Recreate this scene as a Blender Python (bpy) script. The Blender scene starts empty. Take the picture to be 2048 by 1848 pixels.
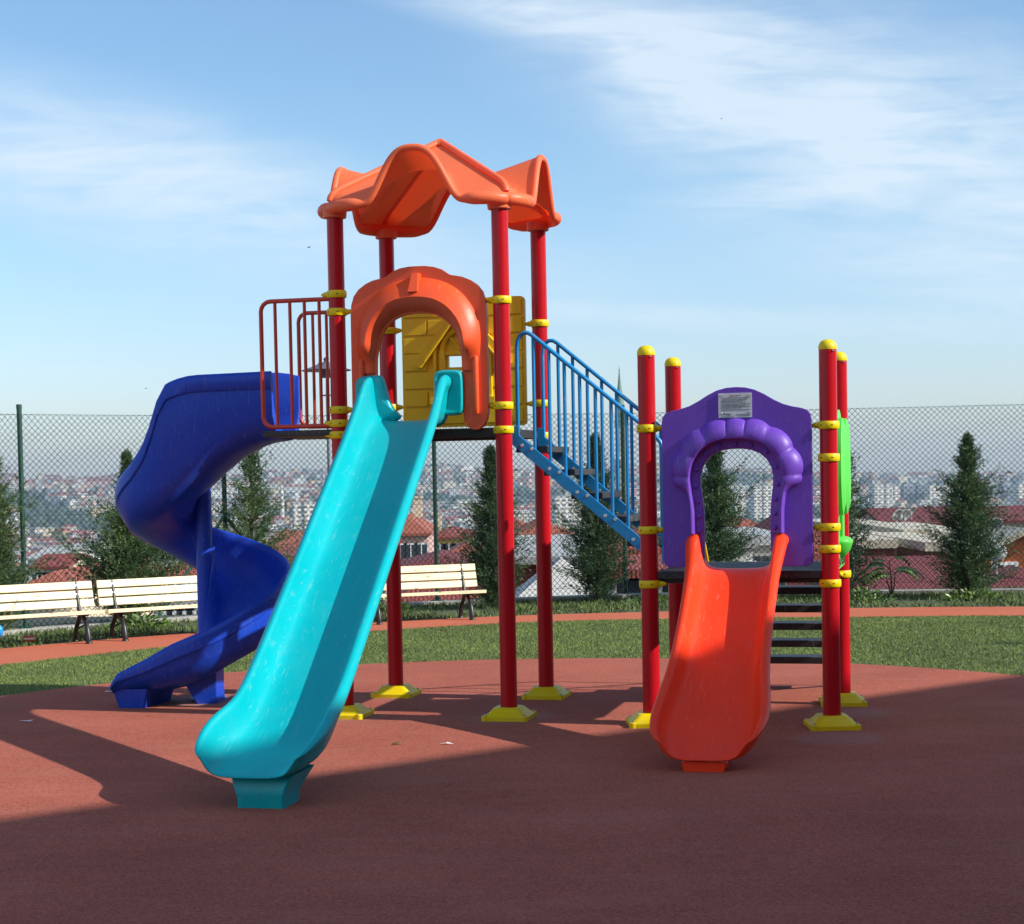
import bpy, math, random
import numpy as np
from mathutils import Vector, Matrix
from mathutils.geometry import tessellate_polygon
R = math.radians
sc = bpy.context.scene
COL = sc.collection
PI = math.pi

# ------------------------------------------------------------------ camera
F, CY, PITCH, ROLL, H = 3632.3, 1097.4, -.0416, .0193, 1.6772      # in photo pixels (2048 wide) / metres
cam = bpy.data.cameras.new('camera'); co = bpy.data.objects.new('camera', cam); COL.objects.link(co)
cam.sensor_width = 36; cam.lens = F*36/2048; cam.shift_y = (CY-924)/2048
cam.clip_start = .1; cam.clip_end = 20000
cp, sp, cr, sr = math.cos(PITCH), math.sin(PITCH), math.cos(ROLL), math.sin(ROLL)
X0, U0, B0 = Vector((1, 0, 0)), Vector((0, -sp, cp)), Vector((0, -cp, -sp))
Xc = cr*X0-sr*U0; Yc = sr*X0+cr*U0
m = Matrix((Xc, Yc, B0)).transposed().to_4x4(); m.translation = (0, 0, H)
co.matrix_world = m
sc.camera = co
def ray(px, py):                                        # photo pixel -> world direction
    X, Y = px-1024, py-CY
    u, v = (cr*X-sr*Y)/F, (sr*X+cr*Y)/F
    return Vector((u, cp+sp*v, sp-cp*v))
def gp(px, py, z=0):                                    # point on the ground
    d = ray(px, py); t = (z-H)/d.z
    return Vector((d.x*t, d.y*t, z))
def at(px, py, Y):                                      # point at depth Y
    d = ray(px, py); t = Y/d.y
    return Vector((d.x*t, Y, H+d.z*t))
def proj(P):
    x, y, z = P[0], P[1], P[2]-H
    yc, zc = cp*y+sp*z, -sp*y+cp*z
    u, v = F*x/yc, -F*zc/yc
    return 1024+cr*u+sr*v, CY-sr*u+cr*v

# ------------------------------------------------------------------ light and sky
SUN_EL, SUN_AZ = R(32), R(-18.6)                        # azimuth measured from +x (camera right) towards +y
sd = Vector((math.cos(SUN_EL)*math.cos(SUN_AZ), math.cos(SUN_EL)*math.sin(SUN_AZ), math.sin(SUN_EL)))
sun = bpy.data.lights.new('sun', 'SUN'); so = bpy.data.objects.new('sun', sun); COL.objects.link(so)
sun.energy = 4.6; sun.angle = R(.53); sun.color = (1, .955, .87)
so.rotation_euler = sd.to_track_quat('Z', 'Y').to_euler()
w = bpy.data.worlds.new('World'); sc.world = w; w.use_nodes = True
nt = w.node_tree; N, L = nt.nodes, nt.links
def nd(nt, t, **kw):
    n = nt.nodes.new(t)
    for k, v in kw.items():
        if hasattr(n, k): setattr(n, k, v)
        else: n.inputs[k].default_value = v
    return n
bg = N['Background']; bg.inputs['Strength'].default_value = .12
sky = nd(nt, 'ShaderNodeTexSky', sky_type='NISHITA', sun_disc=False, sun_elevation=SUN_EL, sun_rotation=PI/2-SUN_AZ,
         altitude=120, air_density=1.0, dust_density=.6, ozone_density=1.6)
# cirrus: streaky noise on a high flat layer, in world directions
tc = nd(nt, 'ShaderNodeTexCoord'); sep = nd(nt, 'ShaderNodeSeparateXYZ'); L.new(tc.outputs['Generated'], sep.inputs[0])
def mth(nt, op, a, b=None, c=None, clamp=False):
    n = nt.nodes.new('ShaderNodeMath'); n.operation = op; n.use_clamp = clamp
    for i, v in enumerate((a, b, c)):
        if v is None: continue
        if isinstance(v, (int, float)): n.inputs[i].default_value = v
        else: nt.links.new(v, n.inputs[i])
    return n.outputs[0]
yy = mth(nt, 'MAXIMUM', sep.outputs['Y'], .05)
ax = mth(nt, 'DIVIDE', sep.outputs['X'], yy); az = mth(nt, 'DIVIDE', sep.outputs['Z'], yy)
cmb = nd(nt, 'ShaderNodeCombineXYZ'); L.new(ax, cmb.inputs[0]); L.new(az, cmb.inputs[1])
def cloud_noise(rot, scale, loc, nscale, detail, dist):
    mp = nd(nt, 'ShaderNodeMapping'); mp.inputs['Rotation'].default_value = (0, 0, R(rot)); mp.inputs['Scale'].default_value = scale
    mp.inputs['Location'].default_value = loc; L.new(cmb.outputs[0], mp.inputs[0])
    n = nd(nt, 'ShaderNodeTexNoise', Scale=nscale, Detail=detail, Roughness=.55, Distortion=dist); L.new(mp.outputs[0], n.inputs['Vector'])
    return n.outputs['Fac']
def blob(cx, cz, rx, rz, rot):                           # soft cloud bank centred on one direction
    mp = nd(nt, 'ShaderNodeMapping', vector_type='TEXTURE'); mp.inputs['Location'].default_value = (cx, cz, 0)
    mp.inputs['Rotation'].default_value = (0, 0, R(rot)); mp.inputs['Scale'].default_value = (rx, rz, 1); L.new(cmb.outputs[0], mp.inputs[0])
    ln = nd(nt, 'ShaderNodeVectorMath', operation='LENGTH'); L.new(mp.outputs[0], ln.inputs[0])
    sm = nd(nt, 'ShaderNodeMapRange', interpolation_type='SMOOTHERSTEP'); sm.inputs['From Min'].default_value = 1.0; sm.inputs['From Max'].default_value = 0.0
    L.new(ln.outputs['Value'], sm.inputs['Value']); return sm.outputs[0]
def ac(px, py): d = ray(px, py); return d.x/d.y, d.z/d.y
acc = None
for px, py, rx, rz, rot, wt in [(60, 290, .30, .062, -14, .85), (460, 390, .24, .05, -14, .5), (1420, 120, .24, .055, -20, .75), (1800, 220, .30, .085, -12, .95), (1340, 200, .07, .05, -40, .55), (1950, 430, .28, .085, -8, .75),
                               (1640, 380, .12, .025, 6, .6), (1120, 40, .16, .022, -12, .8), (1700, 650, .22, .014, -3, .5), (1250, 625, .15, .010, -4, .4), (600, 460, .3, .06, -12, .35), (2000, 560, .12, .03, -10, .5)]:
    c = ac(px, py); b = mth(nt, 'MULTIPLY', blob(c[0], c[1], rx, rz, rot), wt)
    acc = b if acc is None else mth(nt, 'ADD', acc, b)
n1 = cloud_noise(14, (1.6, 9, 1), (3.1, .7, 0), 3.2, 7, .6)
n2 = cloud_noise(30, (4, 14, 1), (1.3, 5.2, 0), 3.0, 8, 1.0)
n3 = cloud_noise(34, (2.6, 22, 1), (.4, 2.7, 0), 4.0, 10, 1.6)
tex = mth(nt, 'ADD', mth(nt, 'MULTIPLY', n1, 1.0), mth(nt, 'ADD', mth(nt, 'MULTIPLY', n2, .9), mth(nt, 'MULTIPLY', n3, .5)))
cl = mth(nt, 'MULTIPLY', mth(nt, 'MULTIPLY', mth(nt, 'SUBTRACT', tex, .74), 1.2), mth(nt, 'POWER', acc, .8), clamp=True)
cl = mth(nt, 'MULTIPLY', cl, .80)
bk = nd(nt, 'ShaderNodeMapRange', interpolation_type='SMOOTHSTEP'); bk.inputs['From Min'].default_value = -.08; bk.inputs['From Max'].default_value = -.75; bk.inputs['To Max'].default_value = .95   # unseen cloud behind the camera, added to lift light on shaded fronts
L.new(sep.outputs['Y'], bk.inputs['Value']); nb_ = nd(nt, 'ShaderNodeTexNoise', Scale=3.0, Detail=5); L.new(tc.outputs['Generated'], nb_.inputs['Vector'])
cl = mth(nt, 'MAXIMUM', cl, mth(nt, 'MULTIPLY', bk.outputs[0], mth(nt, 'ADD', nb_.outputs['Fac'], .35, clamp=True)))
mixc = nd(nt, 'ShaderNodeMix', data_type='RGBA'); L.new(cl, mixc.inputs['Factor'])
tint = nd(nt, 'ShaderNodeMix', data_type='RGBA', blend_type='MULTIPLY'); tint.inputs['Factor'].default_value = 1
L.new(sky.outputs[0], tint.inputs['A']); th_ = nd(nt, 'ShaderNodeMapRange'); th_.inputs['From Max'].default_value = .16; L.new(az, th_.inputs['Value']); tm = nd(nt, 'ShaderNodeMix', data_type='RGBA'); L.new(th_.outputs[0], tm.inputs['Factor']); tm.inputs['A'].default_value = (.90, .94, 1.17, 1); tm.inputs['B'].default_value = (.84, 1.0, 1.10, 1); L.new(tm.outputs['Result'], tint.inputs['B'])
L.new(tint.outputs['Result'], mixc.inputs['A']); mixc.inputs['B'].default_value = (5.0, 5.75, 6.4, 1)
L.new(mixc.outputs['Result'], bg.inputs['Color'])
vs = sc.view_settings; vs.view_transform = 'Standard'; vs.look = 'None'; vs.exposure = .43; vs.gamma = 1; vs.use_curve_mapping = False

# ------------------------------------------------------------------ materials
def mat(name, col, rough=.5, var=.12, vscale=6, bump=0, bscale=60, metal=0, spec=.5, island=0, coat=0, dust=0):
    m_ = bpy.data.materials.new(name); m_.use_nodes = True; t = m_.node_tree; p = t.nodes['Principled BSDF']
    p.inputs['Roughness'].default_value = rough; p.inputs['Metallic'].default_value = metal; p.inputs['Specular IOR Level'].default_value = spec
    if coat: p.inputs['Coat Weight'].default_value = coat; p.inputs['Coat Roughness'].default_value = .12
    tcx = nd(t, 'ShaderNodeTexCoord')
    n = nd(t, 'ShaderNodeTexNoise', Scale=vscale, Detail=5, Roughness=.6); t.links.new(tcx.outputs['Object'], n.inputs['Vector'])
    mr = nd(t, 'ShaderNodeMapRange'); mr.inputs['From Min'].default_value = .25; mr.inputs['From Max'].default_value = .75
    mr.inputs['To Min'].default_value = 1-var; mr.inputs['To Max'].default_value = 1+var; t.links.new(n.outputs['Fac'], mr.inputs[0])
    fac = mr.outputs[0]
    if island:
        g = nd(t, 'ShaderNodeNewGeometry'); r2 = nd(t, 'ShaderNodeMapRange'); t.links.new(g.outputs['Random Per Island'], r2.inputs[0])
        r2.inputs['To Min'].default_value = 1-island; r2.inputs['To Max'].default_value = 1+island
        fac = mth(t, 'MULTIPLY', fac, r2.outputs[0])
    mx = nd(t, 'ShaderNodeVectorMath', operation='SCALE'); mx.inputs[0].default_value = col; t.links.new(fac, mx.inputs['Scale'])
    out = mx.outputs[0]
    if dust:
        n3 = nd(t, 'ShaderNodeTexNoise', Scale=2.3, Detail=8, Roughness=.7); t.links.new(tcx.outputs['Object'], n3.inputs['Vector'])
        mm = nd(t, 'ShaderNodeMapRange'); mm.inputs['From Min'].default_value = .5; mm.inputs['From Max'].default_value = .75; mm.inputs['To Max'].default_value = dust
        t.links.new(n3.outputs['Fac'], mm.inputs[0])
        dm = nd(t, 'ShaderNodeMix', data_type='RGBA'); t.links.new(mm.outputs[0], dm.inputs['Factor']); t.links.new(out, dm.inputs['A']); dm.inputs['B'].default_value = (.35, .28, .24, 1)
        out = dm.outputs['Result']
        rr = nd(t, 'ShaderNodeMapRange'); rr.inputs['To Min'].default_value = rough-.06; rr.inputs['To Max'].default_value = rough+.2; t.links.new(n3.outputs['Fac'], rr.inputs[0]); t.links.new(rr.outputs[0], p.inputs['Roughness'])
        mps = nd(t, 'ShaderNodeMapping'); mps.inputs['Scale'].default_value = (26, 3, 5); mps.inputs['Rotation'].default_value = (.3, .2, .5); t.links.new(tcx.outputs['Object'], mps.inputs[0])
        n4 = nd(t, 'ShaderNodeTexNoise', Scale=2.5, Detail=7, Roughness=.75, Distortion=.4); t.links.new(mps.outputs[0], n4.inputs['Vector']); k4 = nd(t, 'ShaderNodeMapRange'); k4.inputs['From Min'].default_value = .57; k4.inputs['From Max'].default_value = .70; k4.inputs['To Max'].default_value = .20; t.links.new(n4.outputs['Fac'], k4.inputs[0])
        d2 = nd(t, 'ShaderNodeMix', data_type='RGBA'); t.links.new(k4.outputs[0], d2.inputs['Factor']); t.links.new(out, d2.inputs['A']); d2.inputs['B'].default_value = (.6, .55, .5, 1); out = d2.outputs['Result']
    t.links.new(out, p.inputs['Base Color'])
    if bump:
        nb = nd(t, 'ShaderNodeTexNoise', Scale=bscale, Detail=4); t.links.new(tcx.outputs['Object'], nb.inputs['Vector'])
        bp = nd(t, 'ShaderNodeBump', Strength=bump, Distance=.01); t.links.new(nb.outputs['Fac'], bp.inputs['Height']); t.links.new(bp.outputs[0], p.inputs['Normal'])
    return m_
M = {}
def plastic(k, col, rough=.32, dust=.06): M[k] = mat(k, col, rough, .06, 3, .06, 25, spec=.34, dust=dust)
plastic('turquoise_plastic', (.0, .40, .45), .28, .03); plastic('orange_plastic', (.80, .092, .024)); plastic('red_slide_plastic', (.95, .052, .012), .36, .03)
plastic('blue_plastic', (.006, .055, .50), .36, .05); plastic('purple_plastic', (.15, .056, .46), .36, .04); plastic('yellow_brick_plastic', (.88, .58, .010))
plastic('green_plastic', (.10, .62, .07)); plastic('yellow_plastic', (.78, .58, .0), .34, .1)
M['red_paint'] = mat('red_paint', (.46, .005, .012), .30, .05, 4, .04, 40, spec=.32); M['rail_red'] = mat('rail_red', (.55, .045, .02), .35, .1)
M['rail_blue'] = mat('rail_blue', (.0, .23, .56), .33, .1, 5, dust=.04); M['rail_yellow'] = mat('rail_yellow', (.72, .45, .0), .35)
M['black_deck'] = mat('black_deck', (.022, .023, .028), .5, .3, 20, .5, 90, dust=.12); M['steel'] = mat('steel', (.6, .6, .6), .3, .1, metal=1)
M['dark_slot'] = mat('dark_slot', (.03, .022, .008), .7); M['sign_metal'] = mat('sign_metal', (.62, .64, .66), .35, .04, 12); M['ink'] = mat('ink', (.10, .11, .13), .6); M['red_ink'] = mat('red_ink', (.30, .05, .07), .6)
M['black_iron'] = mat('black_iron', (.018, .018, .02), .38, .2); M['green_steel'] = mat('green_steel', (.02, .075, .055), .45, .25, 8); M['fence_wire'] = mat('fence_wire', (.010, .026, .022), .7, spec=.2)
M['concrete'] = mat('concrete', (.33, .32, .29), .85, .3, 3, .5, 30); M['bark'] = mat('bark', (.10, .065, .04), .9, .3, 20, .6, 50)
M['foliage_dark'] = mat('foliage_dark', (.045, .092, .042), .6, .35, 3.5, island=.4); M['foliage_mid'] = mat('foliage_mid', (.072, .130, .048), .6, .4, 3.5, island=.4); M['foliage_light'] = mat('foliage_light', (.105, .168, .052), .6, .4, 3.5, island=.4)
for k in ('foliage_dark', 'foliage_mid', 'foliage_light'):
    t = M[k].node_tree; p = t.nodes['Principled BSDF']; tr = nd(t, 'ShaderNodeBsdfTranslucent'); t.links.new(p.inputs['Base Color'].links[0].from_socket, tr.inputs['Color'])
    ms = nd(t, 'ShaderNodeMixShader'); ms.inputs[0].default_value = .3; t.links.new(p.outputs[0], ms.inputs[1]); t.links.new(tr.outputs[0], ms.inputs[2]); t.links.new(ms.outputs[0], t.nodes['Material Output'].inputs['Surface'])
M['sapling_leaf'] = mat('sapling_leaf', (.13, .21, .05), .45, .3, 6, island=.3)
M['grass'] = mat('grass', (.15, .20, .040), .7, .38, .9, island=.4); M['bed_green'] = mat('bed_green', (.09, .13, .03), .7, .4, 2, island=.5)
M['soil'] = mat('soil', (.07, .085, .035), .95, .35, 4, .6, 40)
# pine boards with streaky grain and knots
def wood():
    m_ = mat('pine_wood', (.72, .56, .30), .5, .1, 3); t = m_.node_tree; p = t.nodes['Principled BSDF']
    tcx = nd(t, 'ShaderNodeTexCoord'); mp = nd(t, 'ShaderNodeMapping'); mp.inputs['Scale'].default_value = (2, 40, 40); t.links.new(tcx.outputs['Object'], mp.inputs[0])
    n = nd(t, 'ShaderNodeTexNoise', Scale=2.5, Detail=5); t.links.new(mp.outputs[0], n.inputs['Vector'])
    r = nd(t, 'ShaderNodeValToRGB'); r.color_ramp.elements[0].color = (.70, .55, .31, 1); r.color_ramp.elements[1].color = (.86, .76, .52, 1); r.color_ramp.elements[0].position = .3; r.color_ramp.elements[1].position = .6
    t.links.new(n.outputs['Fac'], r.inputs[0])
    mp2 = nd(t, 'ShaderNodeMapping'); mp2.inputs['Scale'].default_value = (4, 11, 11); t.links.new(tcx.outputs['Object'], mp2.inputs[0])
    vo = nd(t, 'ShaderNodeTexVoronoi', Scale=1.0); t.links.new(mp2.outputs[0], vo.inputs['Vector'])
    kn = nd(t, 'ShaderNodeMapRange'); kn.inputs['From Min'].default_value = .06; kn.inputs['From Max'].default_value = .14; kn.inputs['To Min'].default_value = .75; kn.inputs['To Max'].default_value = 0; t.links.new(vo.outputs['Distance'], kn.inputs[0])
    mx = nd(t, 'ShaderNodeMix', data_type='RGBA'); t.links.new(kn.outputs[0], mx.inputs['Factor']); t.links.new(r.outputs[0], mx.inputs['A']); mx.inputs['B'].default_value = (.28, .14, .05, 1)
    t.links.new(mx.outputs['Result'], p.inputs['Base Color']); return m_
M['pine_wood'] = wood()
t = M['red_slide_plastic'].node_tree; p = t.nodes['Principled BSDF']; p.inputs['Specular IOR Level'].default_value = .22
# sun-faded rotomoulded roof skin: thin, lets some light through
plastic('roof_plastic', (.98, .215, .085), .34, .05)
t = M['roof_plastic'].node_tree; p = t.nodes['Principled BSDF']; tr = nd(t, 'ShaderNodeBsdfTranslucent'); tr.inputs['Color'].default_value = (1, .085, .016, 1)
ms = nd(t, 'ShaderNodeMixShader'); ms.inputs[0].default_value = .27; t.links.new(p.outputs[0], ms.inputs[1]); t.links.new(tr.outputs[0], ms.inputs[2]); t.links.new(ms.outputs[0], t.nodes['Material Output'].inputs['Surface'])
# granulated rubber: fine two-tone crumbs, broad worn patches, pale dust around
def rubber(name, col, col2, marks=False):
    m_ = bpy.data.materials.new(name); m_.use_nodes = True; t = m_.node_tree; p = t.nodes['Principled BSDF']; p.inputs['Roughness'].default_value = .9; p.inputs['Specular IOR Level'].default_value = .08
    tcx = nd(t, 'ShaderNodeTexCoord'); o = tcx.outputs['Object']
    v = nd(t, 'ShaderNodeTexVoronoi', Scale=130); t.links.new(o, v.inputs['Vector'])
    sx = nd(t, 'ShaderNodeSeparateColor'); t.links.new(v.outputs['Color'], sx.inputs[0])
    n = nd(t, 'ShaderNodeTexNoise', Scale=.9, Detail=8, Roughness=.65); t.links.new(o, n.inputs['Vector'])
    n2 = nd(t, 'ShaderNodeTexNoise', Scale=48, Detail=6, Roughness=.8); t.links.new(o, n2.inputs['Vector'])
    a = mth(t, 'ADD', mth(t, 'MULTIPLY', sx.outputs[0], .45), mth(t, 'ADD', mth(t, 'MULTIPLY', n.outputs['Fac'], .5), mth(t, 'MULTIPLY', n2.outputs['Fac'], .62)))
    rp = nd(t, 'ShaderNodeMapRange'); rp.inputs['From Min'].default_value = .42; rp.inputs['From Max'].default_value = 1.12; t.links.new(a, rp.inputs[0])
    mx = nd(t, 'ShaderNodeMix', data_type='RGBA'); t.links.new(rp.outputs[0], mx.inputs['Factor']); mx.inputs['A'].default_value = (*col, 1); mx.inputs['B'].default_value = (*col2, 1)
    sp_ = nd(t, 'ShaderNodeTexVoronoi', Scale=9); t.links.new(o, sp_.inputs['Vector'])
    k = nd(t, 'ShaderNodeMapRange'); k.inputs['From Min'].default_value = .025; k.inputs['From Max'].default_value = .045; k.inputs['To Min'].default_value = 1; k.inputs['To Max'].default_value = 0; t.links.new(sp_.outputs['Distance'], k.inputs[0])
    s3 = nd(t, 'ShaderNodeSeparateColor'); t.links.new(sp_.outputs['Color'], s3.inputs[0])
    kk = mth(t, 'MULTIPLY', k.outputs[0], mth(t, 'GREATER_THAN', s3.outputs[0], .8))
    m2 = nd(t, 'ShaderNodeMix', data_type='RGBA'); t.links.new(mth(t, 'MULTIPLY', kk, .7), m2.inputs['Factor']); t.links.new(mx.outputs['Result'], m2.inputs['A']); m2.inputs['B'].default_value = (.45, .36, .30, 1)
    res = m2.outputs['Result']
    dk = nd(t, 'ShaderNodeTexVoronoi', Scale=3.1); t.links.new(o, dk.inputs['Vector']); k2 = nd(t, 'ShaderNodeMapRange'); k2.inputs['From Min'].default_value = .016; k2.inputs['From Max'].default_value = .03; k2.inputs['To Min'].default_value = 1; k2.inputs['To Max'].default_value = 0; t.links.new(dk.outputs['Distance'], k2.inputs[0])
    s4 = nd(t, 'ShaderNodeSeparateColor'); t.links.new(dk.outputs['Color'], s4.inputs[0]); kk2 = mth(t, 'MULTIPLY', k2.outputs[0], mth(t, 'GREATER_THAN', s4.outputs[0], .72))
    m3 = nd(t, 'ShaderNodeMix', data_type='RGBA'); t.links.new(mth(t, 'MULTIPLY', kk2, .85), m3.inputs['Factor']); t.links.new(res, m3.inputs['A']); m3.inputs['B'].default_value = (.02, .012, .012, 1); res = m3.outputs['Result']
    if marks:                                              # broad scuffs, and grey cement smears where the feet were grouted in
        mpw = nd(t, 'ShaderNodeMapping'); mpw.inputs['Scale'].default_value = (.55, 2.2, 1); mpw.inputs['Rotation'].default_value = (0, 0, .35); t.links.new(o, mpw.inputs[0])
        ns = nd(t, 'ShaderNodeTexNoise', Scale=1.6, Detail=9, Roughness=.72, Distortion=.8); t.links.new(mpw.outputs[0], ns.inputs['Vector']); ks = nd(t, 'ShaderNodeMapRange'); ks.inputs['From Min'].default_value = .5; ks.inputs['From Max'].default_value = .78; ks.inputs['To Max'].default_value = .32; t.links.new(ns.outputs['Fac'], ks.inputs[0])
        m4 = nd(t, 'ShaderNodeMix', data_type='RGBA'); t.links.new(ks.outputs[0], m4.inputs['Factor']); t.links.new(res, m4.inputs['A']); m4.inputs['B'].default_value = (.42, .20, .16, 1); res = m4.outputs['Result']
        for fx, fy, fr_, am in ((-.04, 12.36, .34, .45), (2.0, 11.16, .36, .40), (2.32, 12.3, .34, .4), (-1.18, 12.58, .30, .35), (1.0, 11.85, .3, .3), (-2.35, 13.68, .45, .6), (-.9, 13.72, .28, .25)):
            ds = nd(t, 'ShaderNodeVectorMath', operation='DISTANCE'); t.links.new(o, ds.inputs[0]); ds.inputs[1].default_value = (fx, fy, .004)
            dd = mth(t, 'ADD', ds.outputs['Value'], mth(t, 'MULTIPLY', mth(t, 'SUBTRACT', ns.outputs['Fac'], .5), .9)); kf = nd(t, 'ShaderNodeMapRange'); kf.inputs['From Min'].default_value = fr_*.55; kf.inputs['From Max'].default_value = fr_; kf.inputs['To Min'].default_value = am; kf.inputs['To Max'].default_value = 0; t.links.new(dd, kf.inputs[0])
            m5 = nd(t, 'ShaderNodeMix', data_type='RGBA'); t.links.new(mth(t, 'MULTIPLY', kf.outputs[0], mth(t, 'ADD', sx.outputs[2], .2, clamp=True)), m5.inputs['Factor']); t.links.new(res, m5.inputs['A']); m5.inputs['B'].default_value = (.30, .26, .24, 1); res = m5.outputs['Result']
    t.links.new(res, p.inputs['Base Color'])
    bp = nd(t, 'ShaderNodeBump', Strength=.5, Distance=.004); t.links.new(sx.outputs[1], bp.inputs['Height']); t.links.new(bp.outputs[0], p.inputs['Normal'])
    return m_
M['rubber'] = rubber('rubber', (.215, .053, .035), (.51, .158, .106), True); M['path_rubber'] = rubber('path_rubber', (.42, .108, .060), (.56, .17, .10))

# ------------------------------------------------------------------ mesh helpers
class MB:
    def __init__(s): s.v, s.f, s.m = [], [], []
    def add(s, vs, fs, mi=0):
        o = len(s.v); s.v += [tuple(p) for p in vs]; s.f += [tuple(i+o for i in f) for f in fs]; s.m += [mi]*len(fs); return s
    def box(s, c, d, rot=None, mi=0):
        vs = [Vector((x*d[0]/2, y*d[1]/2, z*d[2]/2)) for x in (-1, 1) for y in (-1, 1) for z in (-1, 1)]
        if rot is not None: vs = [rot @ p for p in vs]
        return s.add([p+Vector(c) for p in vs], [(0, 1, 3, 2), (4, 6, 7, 5), (0, 4, 5, 1), (2, 3, 7, 6), (0, 2, 6, 4), (1, 5, 7, 3)], mi)
    def tube(s, path, r, n=10, mi=0, closed=False):
        P = [Vector(p) for p in path]; K = len(P); rs = r if isinstance(r, (list, tuple)) else [r]*K
        ts = [((P[(i+1) % K] if closed or i+1 < K else P[i])-(P[i-1] if closed or i > 0 else P[i])).normalized() for i in range(K)]
        a = Vector((0, 0, 1)) if abs(ts[0].z) < .9 else Vector((1, 0, 0)); a = (a-a.dot(ts[0])*ts[0]).normalized()
        vs = []
        for p, t, q in zip(P, ts, rs):
            a = (a-a.dot(t)*t).normalized(); b = t.cross(a)
            vs += [p+q*(math.cos(2*PI*j/n)*a+math.sin(2*PI*j/n)*b) for j in range(n)]
        fs = []
        for i in range(K if closed else K-1):
            for j in range(n):
                i2, j2 = (i+1) % K, (j+1) % n; fs.append((i*n+j, i*n+j2, i2*n+j2, i2*n+j))
        if not closed: fs += [tuple(range(n))[::-1], tuple((K-1)*n+j for j in range(n))]
        return s.add(vs, fs, mi)
    def lathe(s, prof, c=(0, 0, 0), n=24, mi=0):          # prof: (radius, z) bottom to top
        vs = [(c[0]+r*math.cos(2*PI*j/n), c[1]+r*math.sin(2*PI*j/n), c[2]+z) for r, z in prof for j in range(n)]
        K = len(prof); fs = [(i*n+j, i*n+(j+1) % n, (i+1)*n+(j+1) % n, (i+1)*n+j) for i in range(K-1) for j in range(n)]
        if prof[0][0] > 1e-6: fs.append(tuple(range(n))[::-1])
        if prof[-1][0] > 1e-6: fs.append(tuple((K-1)*n+j for j in range(n)))
        return s.add(vs, fs, mi)
    def grid(s, rows, cu=False, cv=False, mi=0):
        a, b = len(rows), len(rows[0]); vs = [p for r in rows for p in r]
        fs = [(i*b+j, i*b+(j+1) % b, ((i+1) % a)*b+(j+1) % b, ((i+1) % a)*b+j) for i in range(a if cu else a-1) for j in range(b if cv else b-1)]
        return s.add(vs, fs, mi)
    def prism(s, outer, fr, t0, t1, holes=(), mi=0):      # 2D outline placed by fr(x, y, depth), between depths t0 and t1
        loops = [list(outer)]+[list(h) for h in holes]; flat = [p for l in loops for p in l]
        tri = tessellate_polygon([[Vector((x, y, 0)) for x, y in l] for l in loops]); n = len(flat)
        vs = [fr(x, y, t0) for x, y in flat]+[fr(x, y, t1) for x, y in flat]; fs = []
        for a, b, c in tri: fs += [(a, b, c), (n+c, n+b, n+a)]
        o = 0
        for l in loops:
            for i in range(len(l)): j = (i+1) % len(l); fs.append((o+i, o+j, n+o+j, n+o+i))
            o += len(l)
        return s.add(vs, fs, mi)
    def build(s, name, mats, parent=None, smooth=35, bevel=0, sub=0, solid=0, seg=2, recalc=True, weld=0):
        me = bpy.data.meshes.new(name); me.from_pydata(s.v, [], s.f)
        for q in (mats if isinstance(mats, (list, tuple)) else [mats]): me.materials.append(q)
        if any(s.m): me.polygons.foreach_set('material_index', s.m)
        if recalc:
            import bmesh
            b = bmesh.new(); b.from_mesh(me); (bmesh.ops.remove_doubles(b, verts=b.verts, dist=weld) if weld else None); bmesh.ops.recalc_face_normals(b, faces=b.faces); b.to_mesh(me); b.free()
        if smooth:
            me.polygons.foreach_set('use_smooth', [True]*len(me.polygons))
            if smooth < 180: me.set_sharp_from_angle(angle=R(smooth))
        o = bpy.data.objects.new(name, me); COL.objects.link(o)
        if parent: o.parent = parent
        if solid: q = o.modifiers.new('solid', 'SOLIDIFY'); q.thickness = solid; q.offset = 0
        if sub: q = o.modifiers.new('sub', 'SUBSURF'); q.levels = sub; q.render_levels = sub
        if bevel:
            q = o.modifiers.new('bevel', 'BEVEL'); q.width = bevel; q.segments = seg; q.limit_method = 'ANGLE'; q.angle_limit = R(38)
            me.polygons.foreach_set('use_smooth', [True]*len(me.polygons)); q.harden_normals = True
        return o
def tag(o, label=None, cat=None, group=None, kind=None):
    for k, v in (('label', label), ('category', cat), ('group', group), ('kind', kind)):
        if v: o[k] = v
    return o
def empty(name, loc=(0, 0, 0), rz=0, **k):
    o = bpy.data.objects.new(name, None); COL.objects.link(o); o.location = loc; o.rotation_euler = (0, 0, rz); o.empty_display_size = .2
    return tag(o, **k)
def raw(name, V, Fq, mats, parent=None, smooth=False):     # fast numpy mesh of equal-size faces
    me = bpy.data.meshes.new(name); V = np.asarray(V, np.float32); Fq = np.asarray(Fq, np.int32); k = Fq.shape[1]
    me.vertices.add(len(V)); me.vertices.foreach_set('co', V.ravel()); me.loops.add(Fq.size); me.loops.foreach_set('vertex_index', Fq.ravel())
    me.polygons.add(len(Fq)); me.polygons.foreach_set('loop_start', np.arange(0, Fq.size, k, dtype=np.int32)); me.polygons.foreach_set('loop_total', np.full(len(Fq), k, np.int32))
    me.update(calc_edges=True); me.materials.append(mats)
    if smooth: me.polygons.foreach_set('use_smooth', [True]*len(Fq))
    o = bpy.data.objects.new(name, me); COL.objects.link(o)
    if parent: o.parent = parent
    return o
def arc(cx, cy, r, a0, a1, n): return [(cx+r*math.cos(R(a0+(a1-a0)*i/n)), cy+r*math.sin(R(a0+(a1-a0)*i/n))) for i in range(n+1)]
def rrect(x0, y0, x1, y1, r, n=4):
    return arc(x1-r, y0+r, r, -90, 0, n)+arc(x1-r, y1-r, r, 0, 90, n)+arc(x0+r, y1-r, r, 90, 180, n)+arc(x0+r, y0+r, r, 180, 270, n)
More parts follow.
